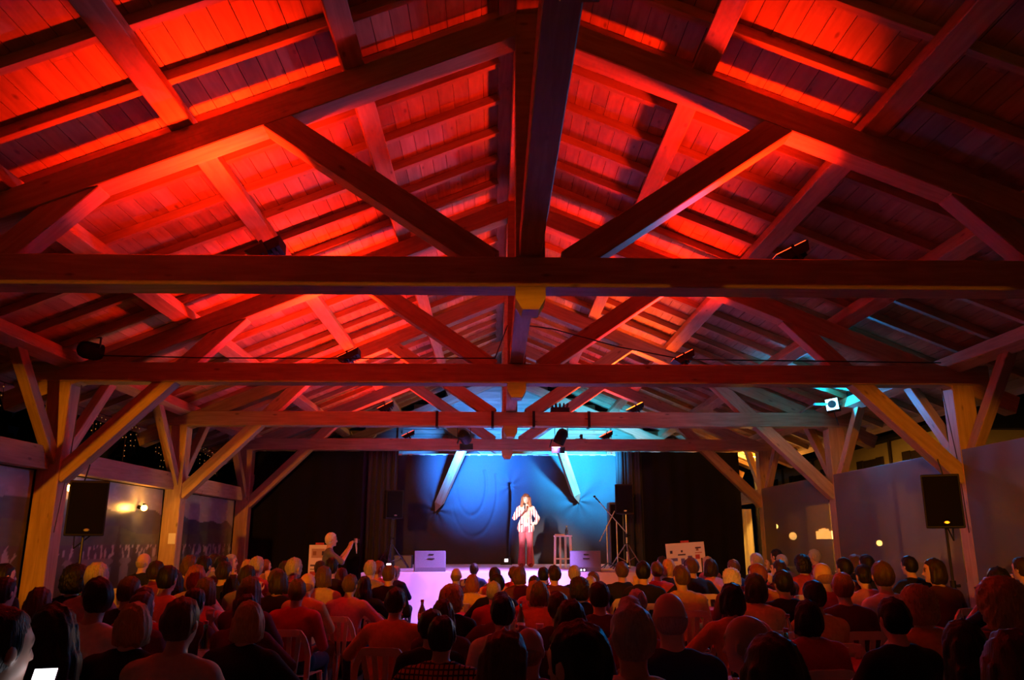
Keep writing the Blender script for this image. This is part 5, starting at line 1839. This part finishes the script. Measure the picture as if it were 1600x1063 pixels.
# open blazer: torso and sleeves, cut open down the front and flared to the hip
bl = [ell((0, -0.004, 0.93), (0.205, 0.150, 0.19), None, 0.05), ell((0, -0.004, 1.09), (0.150, 0.112, 0.15), None, 0.05), ell((0, -0.004, 1.26), (0.168, 0.118, 0.14), None, 0.05), cap((-0.13, -0.008, 1.378), (0.13, -0.008, 1.378), 0.066, 0.066, 0.05)]
bl.append(ell((0, -0.004, 0.88), (0.20, 0.148, 0.13), None, 0.04))
sl = [cap((-0.163, -0.005, 1.365), (-0.285, 0.02, 1.13), 0.064, 0.056, 0.03), cap((-0.285, 0.02, 1.13), (-0.243, 0.165, 1.037), 0.056, 0.048, 0.02), cap((0.163, -0.005, 1.365), (0.275, 0.06, 1.14), 0.064, 0.056, 0.03), cap((0.275, 0.06, 1.14), (0.115, 0.17, 1.275), 0.055, 0.046, 0.02)]


def blazer(P):
    d = field(P, bl)
    opening = 0.030 + 0.11 * np.clip(1.16 - P[:, 2], 0, 1) * 0.6 + 0.12 * np.clip(P[:, 2] - 1.27, 0, 0.2)
    d = np.maximum(d, np.minimum(opening - np.abs(P[:, 0]), P[:, 1] - 0.0))
    d = np.maximum(d, 0.80 - P[:, 2])
    return np.minimum(d, field(P, sl))


lo, hi = bounds(bl + sl, 0.05)
V, Q = surface_nets(blazer, lo, hi, 0.0095)
put('blazer', np_mesh('blazer', V, Q, MAT['stripe']), MP, o, None, (0.80, 0.74, 0.70))
bm = bmesh.new(); add_box(bm, (0, 0.118, 0.985), (0.30, 0.012, 0.045), bevel=0.004)
put('belt', bm_mesh(bm, 'belt'), MP, o, MAT['shirt'], (0.12, 0.05, 0.05))
bm = bmesh.new(); add_lathe(bm, [(0.0001, 0), (0.046, 0), (0.046, 0.012), (0.0001, 0.014)], seg=20)
bmesh.ops.transform(bm, matrix=T(0, 0.120, 0.985) @ Matrix.Rotation(-math.pi / 2, 4, 'X'), verts=bm.verts[:])
put('buckle', bm_mesh(bm, 'buckle'), MP, o, MAT['white_metal'])
mw = MP @ Vector((0.035, 0.235, 1.375))
bm = bmesh.new(); add_cyl(bm, (0, 0, -0.08), (0, 0, 0.07), 0.013, 0.018); add_ball(bm, (0, 0, 0.095), 0.028)
tag(put('handheld_microphone', bm_mesh(bm, 'handheld_microphone', True), T(*mw) @ Matrix.Rotation(0.5, 4, 'X'), None, MAT['black_gloss']), 'black handheld microphone in the performer\'s hand', 'microphone')

pg_ = standing([((-0.22, 0.20, 1.22), (-0.07, 0.36, 1.47), (0.2, 0.3, 1), (0, 1, 0)), ((0.22, 0.20, 1.22), (0.07, 0.36, 1.47), (-0.2, 0.3, 1), (0, 1, 0))], 0.0, 0.0115, False, 'shirt', wide=1.12)
PP = at_y(516, 832, 14.9)
scg = PP.z / 1.73
MG = T(PP.x, 14.9, 0) @ Matrix.Rotation(-1.25, 4, 'Z') @ Matrix.Diagonal((scg, scg, scg, 1))
o = put('person', pg_['body'], MG, None, None, (1.0, 0.97, 0.95))
tag(o, 'standing white-haired photographer in a grey polo shirt raising a camera', 'person')
put('polo_shirt', pg_['shirt'], MG, o, None, (0.16, 0.17, 0.22))
put('trousers', pg_['trousers'], MG, o, None, (0.05, 0.05, 0.08))
for sm in pg_['shoes']:
    put('shoe', sm, MG, o, None, (0.03, 0.03, 0.03))
put('hair', hair_mesh('short', 0.011), MG @ T(*pg_['head']), o, None, (0.72, 0.70, 0.68))
cw = MG @ Vector((0, 0.46, 1.58))
t = thing('compact_camera', cw, 'small camera with a hanging strap in the photographer\'s hands', 'camera')
Mc = T(*cw) @ Matrix.Rotation(-1.25, 4, 'Z')
bm = bmesh.new(); add_box(bm, (0, 0, 0), (0.13, 0.05, 0.085), bevel=0.008)
put('body', bm_mesh(bm, 'body'), Mc, t, MAT['steel'])
bm = bmesh.new(); add_cyl(bm, (0, 0.02, 0), (0, 0.07, 0), 0.03)
put('lens', bm_mesh(bm, 'lens'), Mc, t, MAT['black_gloss'])
bm = bmesh.new(); add_tube(bm, [(-0.065, 0, 0), (-0.07, 0.02, -0.12), (-0.02, 0.03, -0.22), (0.05, 0.02, -0.14), (0.065, 0, 0)], 0.006, 6)
put('strap', bm_mesh(bm, 'strap'), Mc, t, MAT['paper'])
